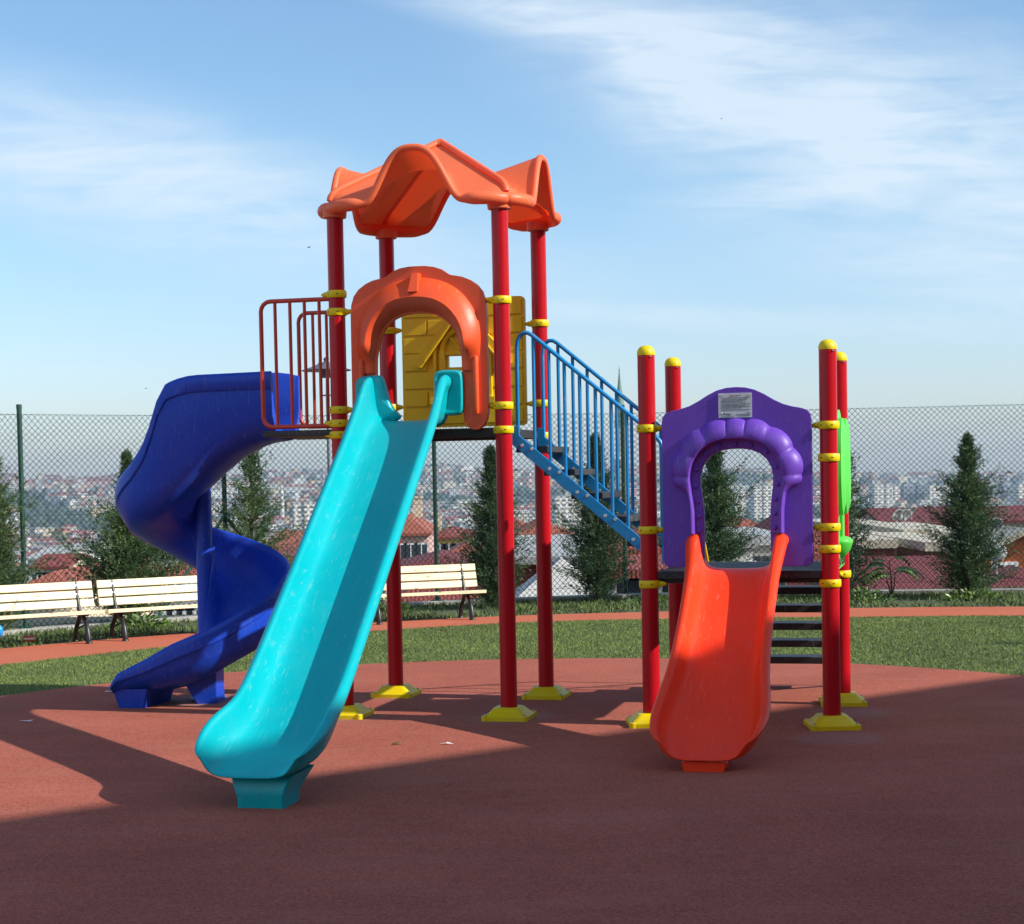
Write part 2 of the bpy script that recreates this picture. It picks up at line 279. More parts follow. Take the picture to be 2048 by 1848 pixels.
def smooth2(pts, k=4):                                     # Catmull-Rom through points of any dimension
    P = [Vector(p) for p in pts]; out = []
    for i in range(len(P)-1):
        a, b, c, d = P[max(i-1, 0)], P[i], P[i+1], P[min(i+2, len(P)-1)]
        for j in range(k):
            t = j/k; out.append(.5*((2*b)+(c-a)*t+(2*a-5*b+4*c-d)*t*t+(3*b-a-3*c+d)*t**3))
    return out+[P[-1]]
def interp(x, xs, ys): return float(np.interp(x, xs, ys))
# ------------------------------------------------------------------ the play structure (one bolted-together thing), local axes u right, v back
S = 1.1707
A0 = (-1.1782, 12.6144, 0); ANG = -.2384
PS = empty('play_structure', A0, ANG, label='colourful play structure with red posts, orange roof and three slides on red rubber', cat='play structure')
BU, BV = 2.187, -.203
def sub(b, name, mats, par=PS, label=None, **k):
    o = b.build(name, mats, par, **k)
    if label: o['label'] = label
    return o
fr_front = lambda v: (lambda x, z, d: (x, v-d, z))
# posts with clamps, caps and bolted shoes
def post(u, v, z1, cap, clamps, shoe_rot, label):
    b = MB(); b.lathe([(.057, .06), (.057, z1)], (u, v, 0), 32)
    p = sub(b, 'post', M['red_paint'], label=label)
    if cap:
        b = MB(); b.lathe([(.0585, z1-.012), (.0595, z1), (.058, z1+.012), (.052, z1+.028), (.04, z1+.042), (.022, z1+.051), (0, z1+.054)], (u, v, 0), 28)
        for a in (-50, 130): b.lathe([(0, -.004), (.008, -.003), (.008, .003), (0, .006)], (u+.06*math.cos(R(a)), v+.06*math.sin(R(a)), z1-.022), 8, 1)
        sub(b, 'post_cap', [M['yellow_plastic'], M['steel']], p)
    b = MB(); q = Matrix.Rotation(shoe_rot, 3, 'Z')
    def ring(hw, z, r): return [q @ Vector((x, y, 0))+Vector((u, v, z)) for x, y in rrect(-hw, -hw, hw, hw, r, 4)]
    b.grid([ring(.155, 0, .035), ring(.155, .030, .035), ring(.148, .036, .035), ring(.128, .048, .03), ring(.108, .066, .03), ring(.096, .082, .035), ring(.090, .087, .04), ring(.060, .087, .055)], cv=True)
    for sx, sy in ((1, 1), (1, -1), (-1, 1), (-1, -1)):
        c = q @ Vector((sx*.135, sy*.135, 0))+Vector((u, v, 0)); b.lathe([(.026, 0), (.026, .036), (.022, .040), (0, .041)], c, 14); b.lathe([(.009, .039), (.009, .048), (0, .051)], c, 8, 1)
    sub(b, 'base_shoe', [M['yellow_plastic'], M['steel']], p, smooth=40)
    for z, dirs in clamps:
        b = MB(); b.lathe([(.0575, -.023), (.065, -.025), (.0685, -.021), (.070, 0), (.0685, .021), (.065, .025), (.0575, .023)], (u, v, z), 32)
        for du, dv, ln in dirs:
            c = Vector((du, dv, 0)); st = Vector((u, v, z)); b.tube([st+c*.06, st+c*.085, st+c*.09, st+c*ln, st+c*(ln+.012)], [.019, .019, .015, .013, .006], 10)
        for a in (-128, -68, 15):
            t = Vector((math.cos(R(a)), math.sin(R(a)), 0)); b.box(Vector((u, v, z))+t*.069, (.004, .013, .006), Matrix.Rotation(R(a), 3, 'Z'), 1)
        sub(b, 'clamp', [M['yellow_plastic'], M['dark_slot']], p, smooth=50)
    return p
Rt, Lf, Bk, Fr = (1, 0, .10), (-1, 0, .10), (0, 1, .10), (0, -1, .10)
post(0, 0, 3.47, 0, [(2.934, [Lf]), (2.811, [Rt]), (2.136, [Rt]), (2.044, [Lf]), (1.964, [Lf])], .02, 'front left tall red post of the roofed tower, with five yellow clamps')
post(S, 0, 3.47, 0, [(2.847, [Lf]), (2.135, [Lf]), (1.972, [])], .0, 'front right tall red post of the roofed tower')
post(0, S, 3.47, 0, [(2.765, [Rt]), (2.189, [Rt]), (1.95, [])], .02, 'rear left tall red post of the roofed tower')
post(S, S, 3.47, 0, [(2.777, [Lf]), (2.188, [Lf]), (1.95, [])], .02, 'rear right tall red post of the roofed tower')
post(BU, BV, 2.44, 1, [(1.951, [Rt]), (1.287, [Rt]), (.933, [Rt])], .25, 'short red post left of the purple panel')
post(BU+S, BV, 2.438, 1, [(1.945, [Lf]), (1.738, [Bk]), (1.293, [Lf]), (1.154, [Bk]), (.934, [])], .24, 'short red post right of the purple panel')
post(BU, BV+S, 2.43, 1, [(1.75, []), (.933, [])], .1, 'short red post behind the left of the purple panel')
post(BU+S, BV+S, 2.43, 1, [(1.731, [Fr]), (1.13, [Fr]), (.925, [Fr])], .12, 'short red post behind the green panel')
# decks
b = MB(); b.box((S/2, S/2, 1.975), (S-.10, S-.10, .03)); b.box((S/2, .03, 1.955), (S-.1, .03, .06)); b.box((S/2, S-.03, 1.955), (S-.1, .03, .06)); b.box((.03, S/2, 1.955), (.03, S-.1, .06)); b.box((S-.03, S/2, 1.955), (.03, S-.1, .06))
b.prism([(-.04, -.02), (-.04, 1.16), (-.72, 1.16), (-.56, -.02)], lambda x, y, z: (x, y, z), 1.962, 2.004)
sub(b, 'deck', M['black_deck'], label='higher black deck under the orange roof', bevel=.006)
b = MB(); b.box((BU+S/2, BV+S/2, .99), (S-.11, S+.04, .05)); b.box((BU+S/2, BV+.035, .965), (S-.1, .03, .06)); b.box((BU+S/2, BV+S-.035, .965), (S-.1, .03, .06))
sub(b, 'deck', M['black_deck'], label='lower black deck behind the purple panel', bevel=.006)
# roof: a low pyramid with a rounded gable on each side, rolled rim and hips
RC, RH, ZE, ZT = (.605, .585), .735, 3.535, 4.035
def roof_z(s, t):
    zp = ZE+(ZT-ZE)*(1-max(abs(s), abs(t)))
    for a, o in ((s, t), (t, s)):
        if abs(o) > .2:
            q = abs(a)/.47
            if q < 1:
                g = .5+.5*math.cos(PI*q**1.45)
                zr = 3.745+(3.895-3.745)*(abs(o)-.3)/.7
                zp = max(zp, ZE+(zr-ZE)*g)
    return zp
def roof_p(s, t):
    k = 1-.16*max(0, (abs(s)+abs(t)-1.55)/.45)**1.6
    return Vector((RC[0]+s*k*RH, RC[1]+t*k*RH, roof_z(s, t)))
n = 72; b = MB()
top = [[roof_p(-1+2*i/n, -1+2*j/n) for j in range(n+1)] for i in range(n+1)]
b.grid(top)
edge = [top[i][0] for i in range(n)]+[top[n][j] for j in range(n)]+[top[n-i][n] for i in range(n)]+[top[0][n-j] for j in range(n)]
edge = [p-Vector((0, 0, .014)) for p in edge]
rad = []
for i, p in enumerate(edge):
    q = (i % n)/n; rad.append(.045 if abs(q-.5) > .26 else .024)
for _ in range(3): rad = [(rad[i-1]+rad[i]+rad[(i+1) % len(rad)])/3 for i in range(len(rad))]
b.tube(edge, rad, 12, closed=True)
for sx in (-1, 1):
    for sy in (-1, 1): b.tube([roof_p(sx*k/20, sy*k/20)+Vector((0, 0, .010)) for k in range(0, 20)], .024, 10)
b.lathe([(.05, -.02), (.04, .012), (0, .02)], (RC[0], RC[1], ZT), 16)
for u, v in ((0, 0), (S, 0), (0, S), (S, S)): b.lathe([(.074, 3.455), (.08, 3.46), (.085, 3.52), (.07, 3.53)], (u, v, 0), 24)
sub(b, 'roof_canopy', M['roof_plastic'], smooth=40)
# relief border that follows an opening; sec(t) -> list of (offset, height)
def border(b, path, sec, frm, mi=0, mirror=0):
    P = [Vector(p) for p in path]; rows = []; K = len(P); cl_ = [0]
    for i in range(1, K): cl_.append(cl_[-1]+(P[i]-P[i-1]).length)
    for i, p in enumerate(P):
        t = (P[min(i+1, K-1)]-P[max(i-1, 0)]).normalized(); nrm = Vector((-t.y, t.x)) if mirror else Vector((t.y, -t.x))
        rows.append([frm(p.x+nrm.x*o, p.y+nrm.y*o, d) for o, d in sec(cl_[i]/cl_[-1])])
    b.grid(rows, mi=mi)
def mirror(half): return half+[(-x, y) for x, y in half[::-1] if abs(x) > 1e-6]
def place(pts, cx): return [(x+cx, z) for x, z in pts]
# orange arch
OC = .593
half_out = [(0, 3.097), (.06, 3.096), (.12, 3.087), (.17, 3.070), (.205, 3.045), (.235, 3.028), (.27, 3.022), (.32, 3.012), (.37, 2.99), (.42, 2.955), (.455, 2.91), (.474, 2.85), (.480, 2.78), (.482, 2.10), (.473, 2.05), (.45, 2.005), (.41, 1.978), (.37, 1.978), (.335, 2.0), (.314, 2.04), (.31, 2.09)]
half_in = [(.306, 2.40), (.303, 2.48), (.29, 2.56), (.265, 2.635), (.225, 2.695), (.17, 2.742), (.11, 2.768), (.05, 2.777), (0, 2.779)]
right = half_out+half_in
poly = [(OC+x, z) for x, z in right]+[(OC-x, z) for x, z in right[::-1] if x > 1e-6]
f = fr_front(.005); b = MB(); b.prism(poly, f, 0, .05)
path = smooth2([(OC+.306, 2.38)]+[(OC+x, z) for x, z in half_in[:-1]]+[(OC-x, z) for x, z in half_in[::-1]]+[(OC-.306, 2.38)], 4)
def hood(t):
    e = min(t, 1-t); q = min(1, max(0, (e-.055)/.10)); q = q*q*(3-2*q); d = .02+.085*q; a_ = math.sin(PI*t)**1.5; lp = .028+.062*a_; ou = .115+.125*a_
    return [(.008, .048), (.4*lp, .05+d*.5), (lp*.9, .05+d*.96), (lp+.012, .05+d+.008*q), (lp+.03, .05+d*.97), (lp+(ou-lp)*.5, .05+d*.72), (lp+(ou-lp)*.85, .05+d*.38), (ou, .048)]
P2 = [p for p in path]; border(b, P2, hood, f)
key = [(-.033, 2.915), (.033, 2.915), (.024, 3.045), (-.022, 3.045)]
bt = [f(OC+x, z, .165) if z < 3 else f(OC+x*.9, z, .105) for x, z in key]; bk = [f(OC+x*1.25, z, .045) for x, z in key]
b.grid([bk, bt], cv=True); b.add(bt, [(0, 1, 2, 3)])
for sx in (-1, 1):
    x = OC+sx*.405; b.tube([f(x, 2.085, .05), f(x, 2.09, .062), f(x, 2.11, .066), f(x, 2.44, .066), f(x, 2.465, .062), f(x, 2.472, .05)], [.008, .018, .021, .021, .018, .008], 12)
sub(b, 'arch_panel', M['orange_plastic'], label='orange arch panel above the turquoise slide', bevel=.010, seg=3)
# yellow brick panel with a little house window
YC = .588; f = fr_front(S+.02); b = MB()
holes = [[(YC+x0, z0), (YC+x1, z0), (YC+x1, z1), (YC+x0, z1)] for x0, x1 in ((-.118, -.012), (.012, .118)) for z0, z1 in ((2.475, 2.56), (2.365, 2.45))]
b.prism(place(rrect(-.475, 2.03, .475, 2.985, .035), YC), f, 0, .045, holes)
rnd = random.Random(3); row = 0; z = 2.05
while z < 2.95:
    x = -.462; wds = [.19, .28] if row % 2 else [.28, .19]; i = 0
    while x < .45:
        x1 = min(x+wds[i % 2], .462)
        if x1-x > .05:
            zc = (z+min(z+.122, 2.972))/2; inside = abs((x+x1)/2) < .14 and 2.3 < zc < 2.75
            if not inside: b.box(f(YC+(x+x1)/2, zc, .051), (x1-x-.014, .018, min(.122, 2.972-z)-.013))
        x = x1; i += 1
    z += .133; row += 1
b2 = b
for sx in (-1, 1):                                        # gable boards and window frame
    bb = [(YC+sx*.02, 2.915), (YC+sx*.02, 2.845), (YC+sx*.315, 2.475), (YC+sx*.37, 2.49), (YC+sx*.365, 2.535)]
    b.prism(bb, f, .045, .105); b.prism([(YC+sx*.02, 2.87), (YC+sx*.02, 2.855), (YC+sx*.28, 2.515), (YC+sx*.29, 2.525)], f, .1, .12)
    b.prism([(YC+sx*.135, 2.24), (YC+sx*.175, 2.24), (YC+sx*.175, 2.60), (YC+sx*.135, 2.60)], f, .045, .085)
    b.prism([(YC+sx*.20, 2.24), (YC+sx*.225, 2.24), (YC+sx*.225, 2.62), (YC+sx*.20, 2.62)], f, .045, .08)
arcp = [(YC+x, z) for x, z in arc(0, 2.60, .155, 0, 180, 14)]; b.tube([f(x, z, .062) for x, z in arcp], .022, 8)
b.prism([(YC-.25, 2.20), (YC+.25, 2.20), (YC+.25, 2.25), (YC-.25, 2.25)], f, .045, .10); b.prism([(YC-.135, 2.565), (YC+.135, 2.565), (YC+.135, 2.59), (YC-.135, 2.59)], f, .045, .075)
for a in (45, 90, 135): b.tube([f(YC+.02*math.cos(R(a)), 2.60, .055), f(YC+.14*math.cos(R(a)), 2.60+.14*math.sin(R(a)), .055)], .012, 6)
sub(b, 'wall_panel', M['yellow_brick_plastic'], label='yellow brick patterned panel with a small house window', bevel=.006)
# purple arch with scalloped hood and studs
PC = BU+S/2; f = fr_front(BV-.005)
half_out = [(0, 2.203), (.06, 2.199), (.12, 2.184), (.18, 2.155), (.24, 2.118), (.30, 2.088), (.36, 2.070), (.42, 2.058), (.455, 2.045), (.475, 2.02), (.482, 1.98), (.482, 1.09), (.474, 1.06), (.45, 1.045), (.24, 1.045), (.217, 1.06)]
half_in = [(.213, 1.26), (.214, 1.40), (.222, 1.49), (.233, 1.57), (.235, 1.63), (.223, 1.685), (.195, 1.735), (.15, 1.775), (.09, 1.798), (.04, 1.805), (0, 1.806)]
right = half_out+half_in
poly = [(PC+x, z) for x, z in right]+[(PC-x, z) for x, z in right[::-1] if x > 1e-6]
b = MB(); b.prism(poly, f, -.005, .05)
path = smooth2([(PC+.213, 1.262)]+[(PC+x, z) for x, z in half_in[1:-1]]+[(PC-x, z) for x, z in half_in[::-1][:-1]]+[(PC-.213, 1.262)], 10)
def shell(t):
    e = min(t, 1-t); q = min(1, max(0, (e-.19)/.07)); q = q*q*(3-2*q); lobe = abs(math.sin(PI*(t-.19)/.62*9)) if q > 0 else 0; lo = q*(.78+.22*lobe**.6); lb = q*lobe**.6
    return [(.004, .048), (.006, .056), (.054, .066), (.060, .110), (.066, .124+.006*lb), (.078+.012*lo, .127+.008*lb), (.082+.045*lo, .116+.010*lb), (.085+.080*lo, .095+.010*lb), (.087+.102*lo, .070+.008*lb), (.09+.112*lo, .047)]
border(b, path, shell, f)
cum = [0]
for i in range(1, len(path)): cum.append(cum[-1]+(path[i]-path[i-1]).length)
for k in range(15):
    s_ = cum[-1]*(.02+.96*k/14); i = min(max(1, int(np.searchsorted(cum, s_))), len(path)-2); t = (path[i+1]-path[i-1]).normalized(); p = path[i]+Vector((t.y, -t.x))*.031
    rows = [[Vector(f(p.x+.017*math.cos(ph)*math.cos(a), p.y+.017*math.cos(ph)*math.sin(a), .058+.017*math.sin(ph))) for a in [2*PI*j/12 for j in range(12)]] for ph in (-.2, .2, .6, 1.0, 1.35, 1.57)]
    b.grid(rows, cv=True)
for sx in (-1, 1): b.tube([f(PC+sx*.275, 1.27, .03), f(PC+sx*.275, 1.10, .03)], .012, 6)
PP = sub(b, 'arch_panel', M['purple_plastic'], label='purple panel with scalloped arch and studs above the red slide', bevel=.010, seg=3)
b = MB(); b.box(f(PC-.002, 2.085, .054), (.214, .006, .158)); rnd = random.Random(5)
def inkline(x0, x1, z, h, mi=1):
    x = x0
    while x < x1:
        l_ = rnd.uniform(.004, .014); b.box(f(PC+x+l_/2, z, .0576), (l_, .0012, h*rnd.uniform(.6, 1)), None, mi); x += l_+rnd.uniform(.0015, .004)
inkline(-.035, -.002, 2.147, .006, 2); inkline(.004, .03, 2.147, .005)
for i, (z, x1) in enumerate([(2.133, .092), (2.121, .075), (2.113, .05), (2.104, .07), (2.092, .092), (2.084, .06), (2.076, .085), (2.068, .03), (2.056, .092)]): inkline(-.088, x1, z, .0045)
inkline(-.062, -.025, 2.030, .008); inkline(-.060, -.03, 2.021, .003); inkline(-.095, -.01, 2.012, .004); inkline(.005, .09, 2.026, .004); inkline(.02, .088, 2.018, .0035)
for x, z in ((-.088, 2.150), (.088, 2.150), (-.088, 2.033), (.088, 2.040)): b.tube([f(PC+x, z, .056), f(PC+x, z, .060), f(PC+x, z, .0625)], [.007, .006, .002], 10, 3)
b.tube([f(PC-.072, 2.031, .056), f(PC-.072, 2.031, .0583)], .006, 12, 1)
sub(b, 'sign_plate', [M['sign_metal'], M['ink'], M['red_ink'], M['steel']], PP, label='small pale instruction plate with rows of fine print', smooth=0)
# green climbing panel on the right side, relief facing right
fg = lambda y, z, d: (BU+S+.005+d, y, z); b = MB()
b.prism([(y+BV+.585, z) for y, z in rrect(-.45, 1.00, .45, 1.72, .06)]+[], fg, -.02, .03)
b.prism([(BV+.585+y, z) for y, z in arc(0, 1.70, .36, 0, 180, 18)], fg, -.02, .03)
for y0, rx, d in ((-.20, .20, .045), (.20, .20, .045), (0, .17, .065)):
    pts = [(BV+.585+y0+rx*math.cos(R(a)), 1.62+(.38 if math.sin(R(a)) > 0 else .26)*math.sin(R(a))) for a in range(0, 360, 15)]
    pt2 = [(BV+.585+y0+rx*.75*math.cos(R(a)), 1.62+(.33 if math.sin(R(a)) > 0 else .20)*math.sin(R(a))) for a in range(0, 360, 15)]
    r0, r1 = [Vector(fg(y, z, .028)) for y, z in pts], [Vector(fg(y, z, .03+d*.7)) for y, z in pts]; r2 = [Vector(fg(y, z, .03+d)) for y, z in pt2]; b.grid([r0, r1, r2], cv=True); b.add(r2, [tuple(range(len(r2)))])
rows = []
for r, z in ((.01, 1.065), (.04, 1.08), (.075, 1.12), (.09, 1.165), (.093, 1.175), (.09, 1.188), (.075, 1.205), (.04, 1.214), (.01, 1.216)): rows.append([fg(BV+.585-.05+1.1*r*math.cos(R(a)), z, .02+r*math.sin(R(a))) for a in range(-10, 191, 10)])
b.grid(rows); b.box(fg(BV+.585-.05, 1.35, .035), (.03, .10, .34))
rnd = random.Random(8)
for i in range(70):
    y, z = rnd.uniform(-.40, .40), rnd.uniform(1.02, 1.11); b.box(fg(BV+.585+y, z, .031), (.006, rnd.uniform(.01, .03), rnd.uniform(.008, .022)), Matrix.Rotation(rnd.uniform(0, 3), 3, 'X'), 1)
sub(b, 'climbing_panel', [M['green_plastic'], M['dark_slot']], label='bright green moulded panel at the right side', bevel=.008)
# orange-red guard rails at the spiral slide entry
def guard(v, u0, z0, z1, r, bars, label):
    b = MB(); c = .07
    p = [(-.05, z1), (u0+c, z1)]+[(u0+c+c*math.cos(R(a)), z1-c+c*math.sin(R(a))) for a in (110, 135, 160, 180)]+[(u0, z0+c)]+[(u0+c+c*math.cos(R(a)), z0+c+c*math.sin(R(a))) for a in (180, 205, 230, 255, 270)]+[(-.05, z0)]
    b.tube([(x, v, z) for x, z in p], r, 10)
    for x in bars: b.tube([(x, v, z0), (x, v, z1)], r*.82, 8)
    sub(b, 'guard_rail', M['rail_red'], label=label, smooth=60)
guard(.0, -.56, 2.03, 2.905, .0155, [-.455, -.345, -.238, -.130, -.045], 'nearer red guard rail beside the spiral slide entry')
guard(S, -.715, 2.06, 2.925, .0155, [-.60, -.49, -.375, -.26, -.145, -.06], 'farther red guard rail beside the spiral slide entry')
# straight slides
def slide(name, m_, st, label, foot, extra=None):
    b = MB(); rows = []
    for v, zf, uc, wf, h, rw, e in st:
        I = [(0, 0), (.55*wf, 0), (.86*wf, .012), (wf*.98, .045), (wf+.012, .45*h+.02), (wf+.020, h-.030), (wf+.030, h-.006), (wf+.050, h)]
        k = min(.10, .6*h)
        O = [(0, -.05), (.55*wf, -.05), (.9*wf, -.042), (wf+.03, .0), (wf+.048, .4*h), (wf+rw*.62, h-k), (wf+rw, h-k*.75), (wf+rw*.97, h-.022)]
        O = [(a[0]+(o_[0]-a[0])*e, a[1]+(o_[1]-a[1])*e) for a, o_ in zip(I, O)]
        hp = I+O[::-1]; rows.append([(uc+x, v, zf+z) for x, z in hp]+[(uc-x, v, zf+z) for x, z in hp[::-1][1:-1]])
    k = len(rows[0]); b.grid(rows, cv=True)
    for rw_, fl in ((rows[0], 0), (rows[-1], 1)):
        fs = [(i, i+1, 14-i, 15-i) for i in range(7)]
        lf = [0]+[k-i for i in range(1, 8)] ; hf = [15]+[15+i for i in range(1, 8)]
        fs += [(lf[i+1], lf[i], hf[i], hf[i+1]) for i in range(7)]
        b.add(rw_, fs)
    if extra: extra(b)
    o = sub(b, name, m_, label=label, smooth=180, sub=1, weld=1e-5)
    b = MB(); foot(b); sub(b, 'slide_foot', m_, o, bevel=.012)
    return o
uc = lambda v: interp(-v, [0, .3, 1.5, 3.0, 3.3, 3.5], [.525, .54, .605, .69, .665, .66])
T = [(.03, 2.035, .228, .30, 1), (-.05, 2.05, .225, .31, 1), (-.20, 2.045, .22, .305, 1), (-.32, 2.0, .222, .275, 1), (-.42, 1.945, .224, .225, 1), (-.55, 1.865, .225, .205, 1), (-.9, 1.63, .225, .20, 1), (-1.5, 1.235, .225, .20, 1), (-2.1, .84, .225, .20, 1), (-2.6, .52, .226, .198, 1), (-2.85, .375, .228, .195, 1), (-3.0, .308, .234, .20, 1), (-3.10, .272, .250, .205, 1), (-3.19, .248, .266, .19, .9), (-3.27, .228, .270, .168, .75), (-3.33, .210, .264, .150, .6), (-3.385, .195, .256, .136, .5), (-3.425, .184, .244, .122, .4), (-3.45, .176, .230, .112, .28), (-3.462, .17, .218, .104, .1)]
def tfoot(b):
    c = .70
    b.grid([[(c-w_, v, z), (c+w_, v, z), (c+w_*.95, v2, z), (c-w_*.95, v2, z)] for z, w_, v, v2 in ((0, .125, -3.40, -3.16), (.06, .127, -3.405, -3.14), (.11, .142, -3.41, -3.08), (.17, .17, -3.38, -3.02))], cv=True)
    b.add([(c-.125, -3.40, 0), (c+.125, -3.40, 0), (c+.119, -3.16, 0), (c-.119, -3.16, 0)], [(0, 1, 2, 3)])
def tears(b):
    c = uc(0)+.285; a0 = [(x, z) for x, z in rrect(-.10, 2.075, .10, 2.385, .045, 3)]
    r = lambda d, k: [(c+x*k, d, 2.23+(z-2.23)*k) for x, z in a0]
    b.grid([r(-.02, .97), r(-.035, 1.0), r(-.085, 1.0), r(-.10, .96), r(-.10, .80), r(-.082, .76)], cv=True); b.add(r(-.082, .76), [tuple(range(len(a0)))]); b.add(r(-.02, .97), [tuple(range(len(a0)))[::-1]])
    a1 = smooth2([(.145, 2.02), (.142, 2.18), (.150, 2.31), (.178, 2.352), (.25, 2.362), (.315, 2.364), (.345, 2.345), (.362, 2.285), (.385, 2.20), (.42, 2.12), (.47, 2.075), (.40, 2.03)], 3)
    g = lambda d, k: [(.27+(p[0]-.27)*k, d, 2.2+(p[1]-2.2)*k) for p in a1]
    b.grid([g(-.02, .96), g(-.04, 1.0), g(-.085, 1.0), g(-.105, .95)], cv=True); b.add(g(-.105, .95), [tuple(range(len(a1)))]); b.add(g(-.02, .96), [tuple(range(len(a1)))[::-1]])
slide('slide', M['turquoise_plastic'], [(v, z, uc(v), w_, h, .085, e) for v, z, w_, h, e in T], 'long straight turquoise slide from the higher deck', tfoot, tears)
T = [(-.10, 1.02, .225, .225, 1), (-.14, 1.03, .225, .238, 1), (-.24, 1.035, .222, .242, 1), (-.34, 1.015, .22, .235, 1), (-.43, .965, .217, .205, 1), (-.55, .885, .210, .19, 1), (-.9, .655, .210, .18, 1), (-1.2, .46, .213, .175, 1), (-1.40, .335, .226, .17, 1), (-1.55, .250, .246, .165, 1), (-1.68, .190, .258, .158, 1), (-1.79, .150, .260, .152, .85), (-1.88, .122, .256, .145, .7), (-1.95, .102, .246, .134, .55), (-2.00, .088, .230, .122, .45), (-2.03, .079, .213, .110, .32), (-2.045, .073, .200, .102, .1)]
def rfoot(b): b.prism([(PC-.115, 0), (PC+.115, 0), (PC+.13, .06), (PC-.13, .06)], lambda x, y, z: (x, z, y), -2.02, -1.78)
slide('slide', M['red_slide_plastic'], [(v, z, PC, w_, h, interp(-v, [.1, .34, .6], [.118, .11, .085]), e) for v, z, w_, h, e in T], 'short straight red slide below the purple arch', rfoot)
# spiral slide
CU, CV, RP = -1.395, .85, .325
st = []
for u in (-.58, -.66, -.74, -.82, -.90, -.98, -1.06, -1.14, -1.22, -1.30, -1.36): st.append((Vector((u, CV-RP, 0)), Vector((0, -1, 0)), None))
for i in range(0, 61):
    a = R(6*i); n_ = Vector((-math.sin(a), -math.cos(a), 0)); st.append((Vector((CU, CV, 0))+RP*n_, n_, 6*i))
for u in (-1.50, -1.60, -1.70, -1.78, -1.83, -1.865, -1.885): st.append((Vector((u, CV-RP+.02*(1.40+u), 0)), Vector((0, -1, 0)), 360+(-1.40-u)*200))
KX = [-84, -70, -56, -42, -28, -14, 0, 15, 30, 60, 90, 120, 150, 180, 225, 270, 300, 330, 360, 400, 440, 457]
KZ = [2.0, 1.985, 1.94, 1.87, 1.77, 1.65, 1.55, 1.47, 1.41, 1.33, 1.25, 1.14, 1.01, .87, .68, .52, .40, .285, .20, .155, .125, .11]
RX = [-84, -20, -6, 0, 5, 8, 12.7, 17, 21.5, 30, 39, 57, 76, 100, 120, 150, 180, 225, 270, 300, 330, 360, 400, 430, 446, 452, 457]
RZ = [2.43, 2.42, 2.39, 2.36, 2.28, 2.19, 2.05, 1.955, 1.89, 1.805, 1.745, 1.65, 1.57, 1.485, 1.42, 1.33, 1.23, 1.08, .92, .77, .61, .48, .37, .30, .26, .225, .18]
b = MB(); rows = []
for c, n_, th in st:
    t = -(c.x-CU)*102 if th is None else th; zf = interp(t, KX, KZ); ho = interp(t, RX, RZ)-zf; hi = interp(t, [-84, 0, 40, 300, 360, 420, 457], [.42, .70, .75, .55, .34, .16, .07])
    pf = [(-.272, hi), (-.262, hi+.006), (-.248, hi-.015), (-.236, min(.17, .5*hi)), (-.20, min(.06, .3*hi)), (-.13, .012), (-.03, 0), (.08, .012), (.18, .055), (.245, min(.14, .5*ho)), (.272, max(.55*ho, ho-.2)), (.278, ho-.06), (.286, ho-.008), (.303, ho+.006), (.322, ho-.006), (.328, ho-.04), (.324, ho-.11 if ho > .25 else ho*.6), (.308, ho-.122 if ho > .25 else ho*.55), (.30, min(.12, .45*ho)), (.23, -.005), (.10, -.045), (-.03, -.055), (-.16, -.04), (-.24, .03), (-.275, .15)]
    rows.append([c+n_*q+Vector((0, 0, zf+z)) for q, z in pf])
k = len(rows[0]); b.grid(rows, cv=True); b.add(rows[0], [tuple(range(k))]); b.add(rows[-1], [tuple(range(k))[::-1]])
b.tube([(CU, CV, .0), (CU, CV, 1.2), (CU, CV, 2.0)], [.066, .062, .06], 20)
SP = sub(b, 'spiral_slide', M['blue_plastic'], label='deep blue spiral slide winding down beside the tower', smooth=50)
b = MB(); b.lathe([(.13, 0), (.13, .02), (.10, .05), (.09, .25), (.085, .3)], (CU, CV, 0), 24)
b.grid([[(-1.86, .28, 0), (-1.66, .28, 0), (-1.66, .75, 0), (-1.86, .75, 0)], [(-1.90, .26, .14), (-1.62, .26, .15), (-1.62, .78, .15), (-1.90, .78, .14)]], cv=True)
b.grid([[(-1.36, .55, 0), (-1.22, .60, 0), (-1.24, .80, 0), (-1.4, .78, 0)], [(-1.45, .48, .2), (-1.2, .55, .28), (-1.24, .80, .25), (-1.42, .80, .2)]], cv=True)
sub(b, 'slide_foot', M['blue_plastic'], SP, bevel=.01)
# blue staircase between the decks
for v, nm in ((.15, 'nearer'), (.95, 'farther')):
    b = MB(); b.prism([(1.195, 1.872), (1.195, 2.0), (1.245, 2.0), (1.245, 1.935), (2.14, 1.170), (2.14, 1.072)], fr_front(v), -.018, .018)
    for i in range(5):
        for du in (-.055, .015): b.tube([(1.32+.19*i+du, v-.018, 1.845-.163*i+.0-du*.35), (1.32+.19*i+du, v-.026, 1.845-.163*i-du*.35)], .013, 10, 1)
    sub(b, 'stringer', [M['rail_blue'], M['steel']], label=nm+' blue stair stringer', bevel=.003)
    b = MB(); z0 = lambda u: 1.93-(u-1.245)*.8547
    p = [(1.235, 1.96), (1.237, 2.52), (1.242, 2.575), (1.258, 2.612), (1.285, 2.632), (1.315, 2.632), (1.345, 2.615), (2.13, 1.955), (2.19, 1.90), (2.215, 1.87), (2.228, 1.83), (2.23, 1.05)]
    b.tube([(x, v, z) for x, z in p], .0145, 10)
    for u in (1.352, 1.459, 1.565, 1.67, 1.777, 1.884, 1.99, 2.095): b.tube([(u, v, z0(u)-.02), (u, v, 2.615-(u-1.345)*.8408)], .0125, 8)
    sub(b, 'hand_rail', M['rail_blue'], label=nm+' blue handrail of the connecting stair', smooth=60)
for i in range(5):
    b = MB(); b.box((1.32+.19*i, .55, 1.838-.163*i), (.215, .755, .042)); sub(b, 'step', M['black_deck'], bevel=.004)
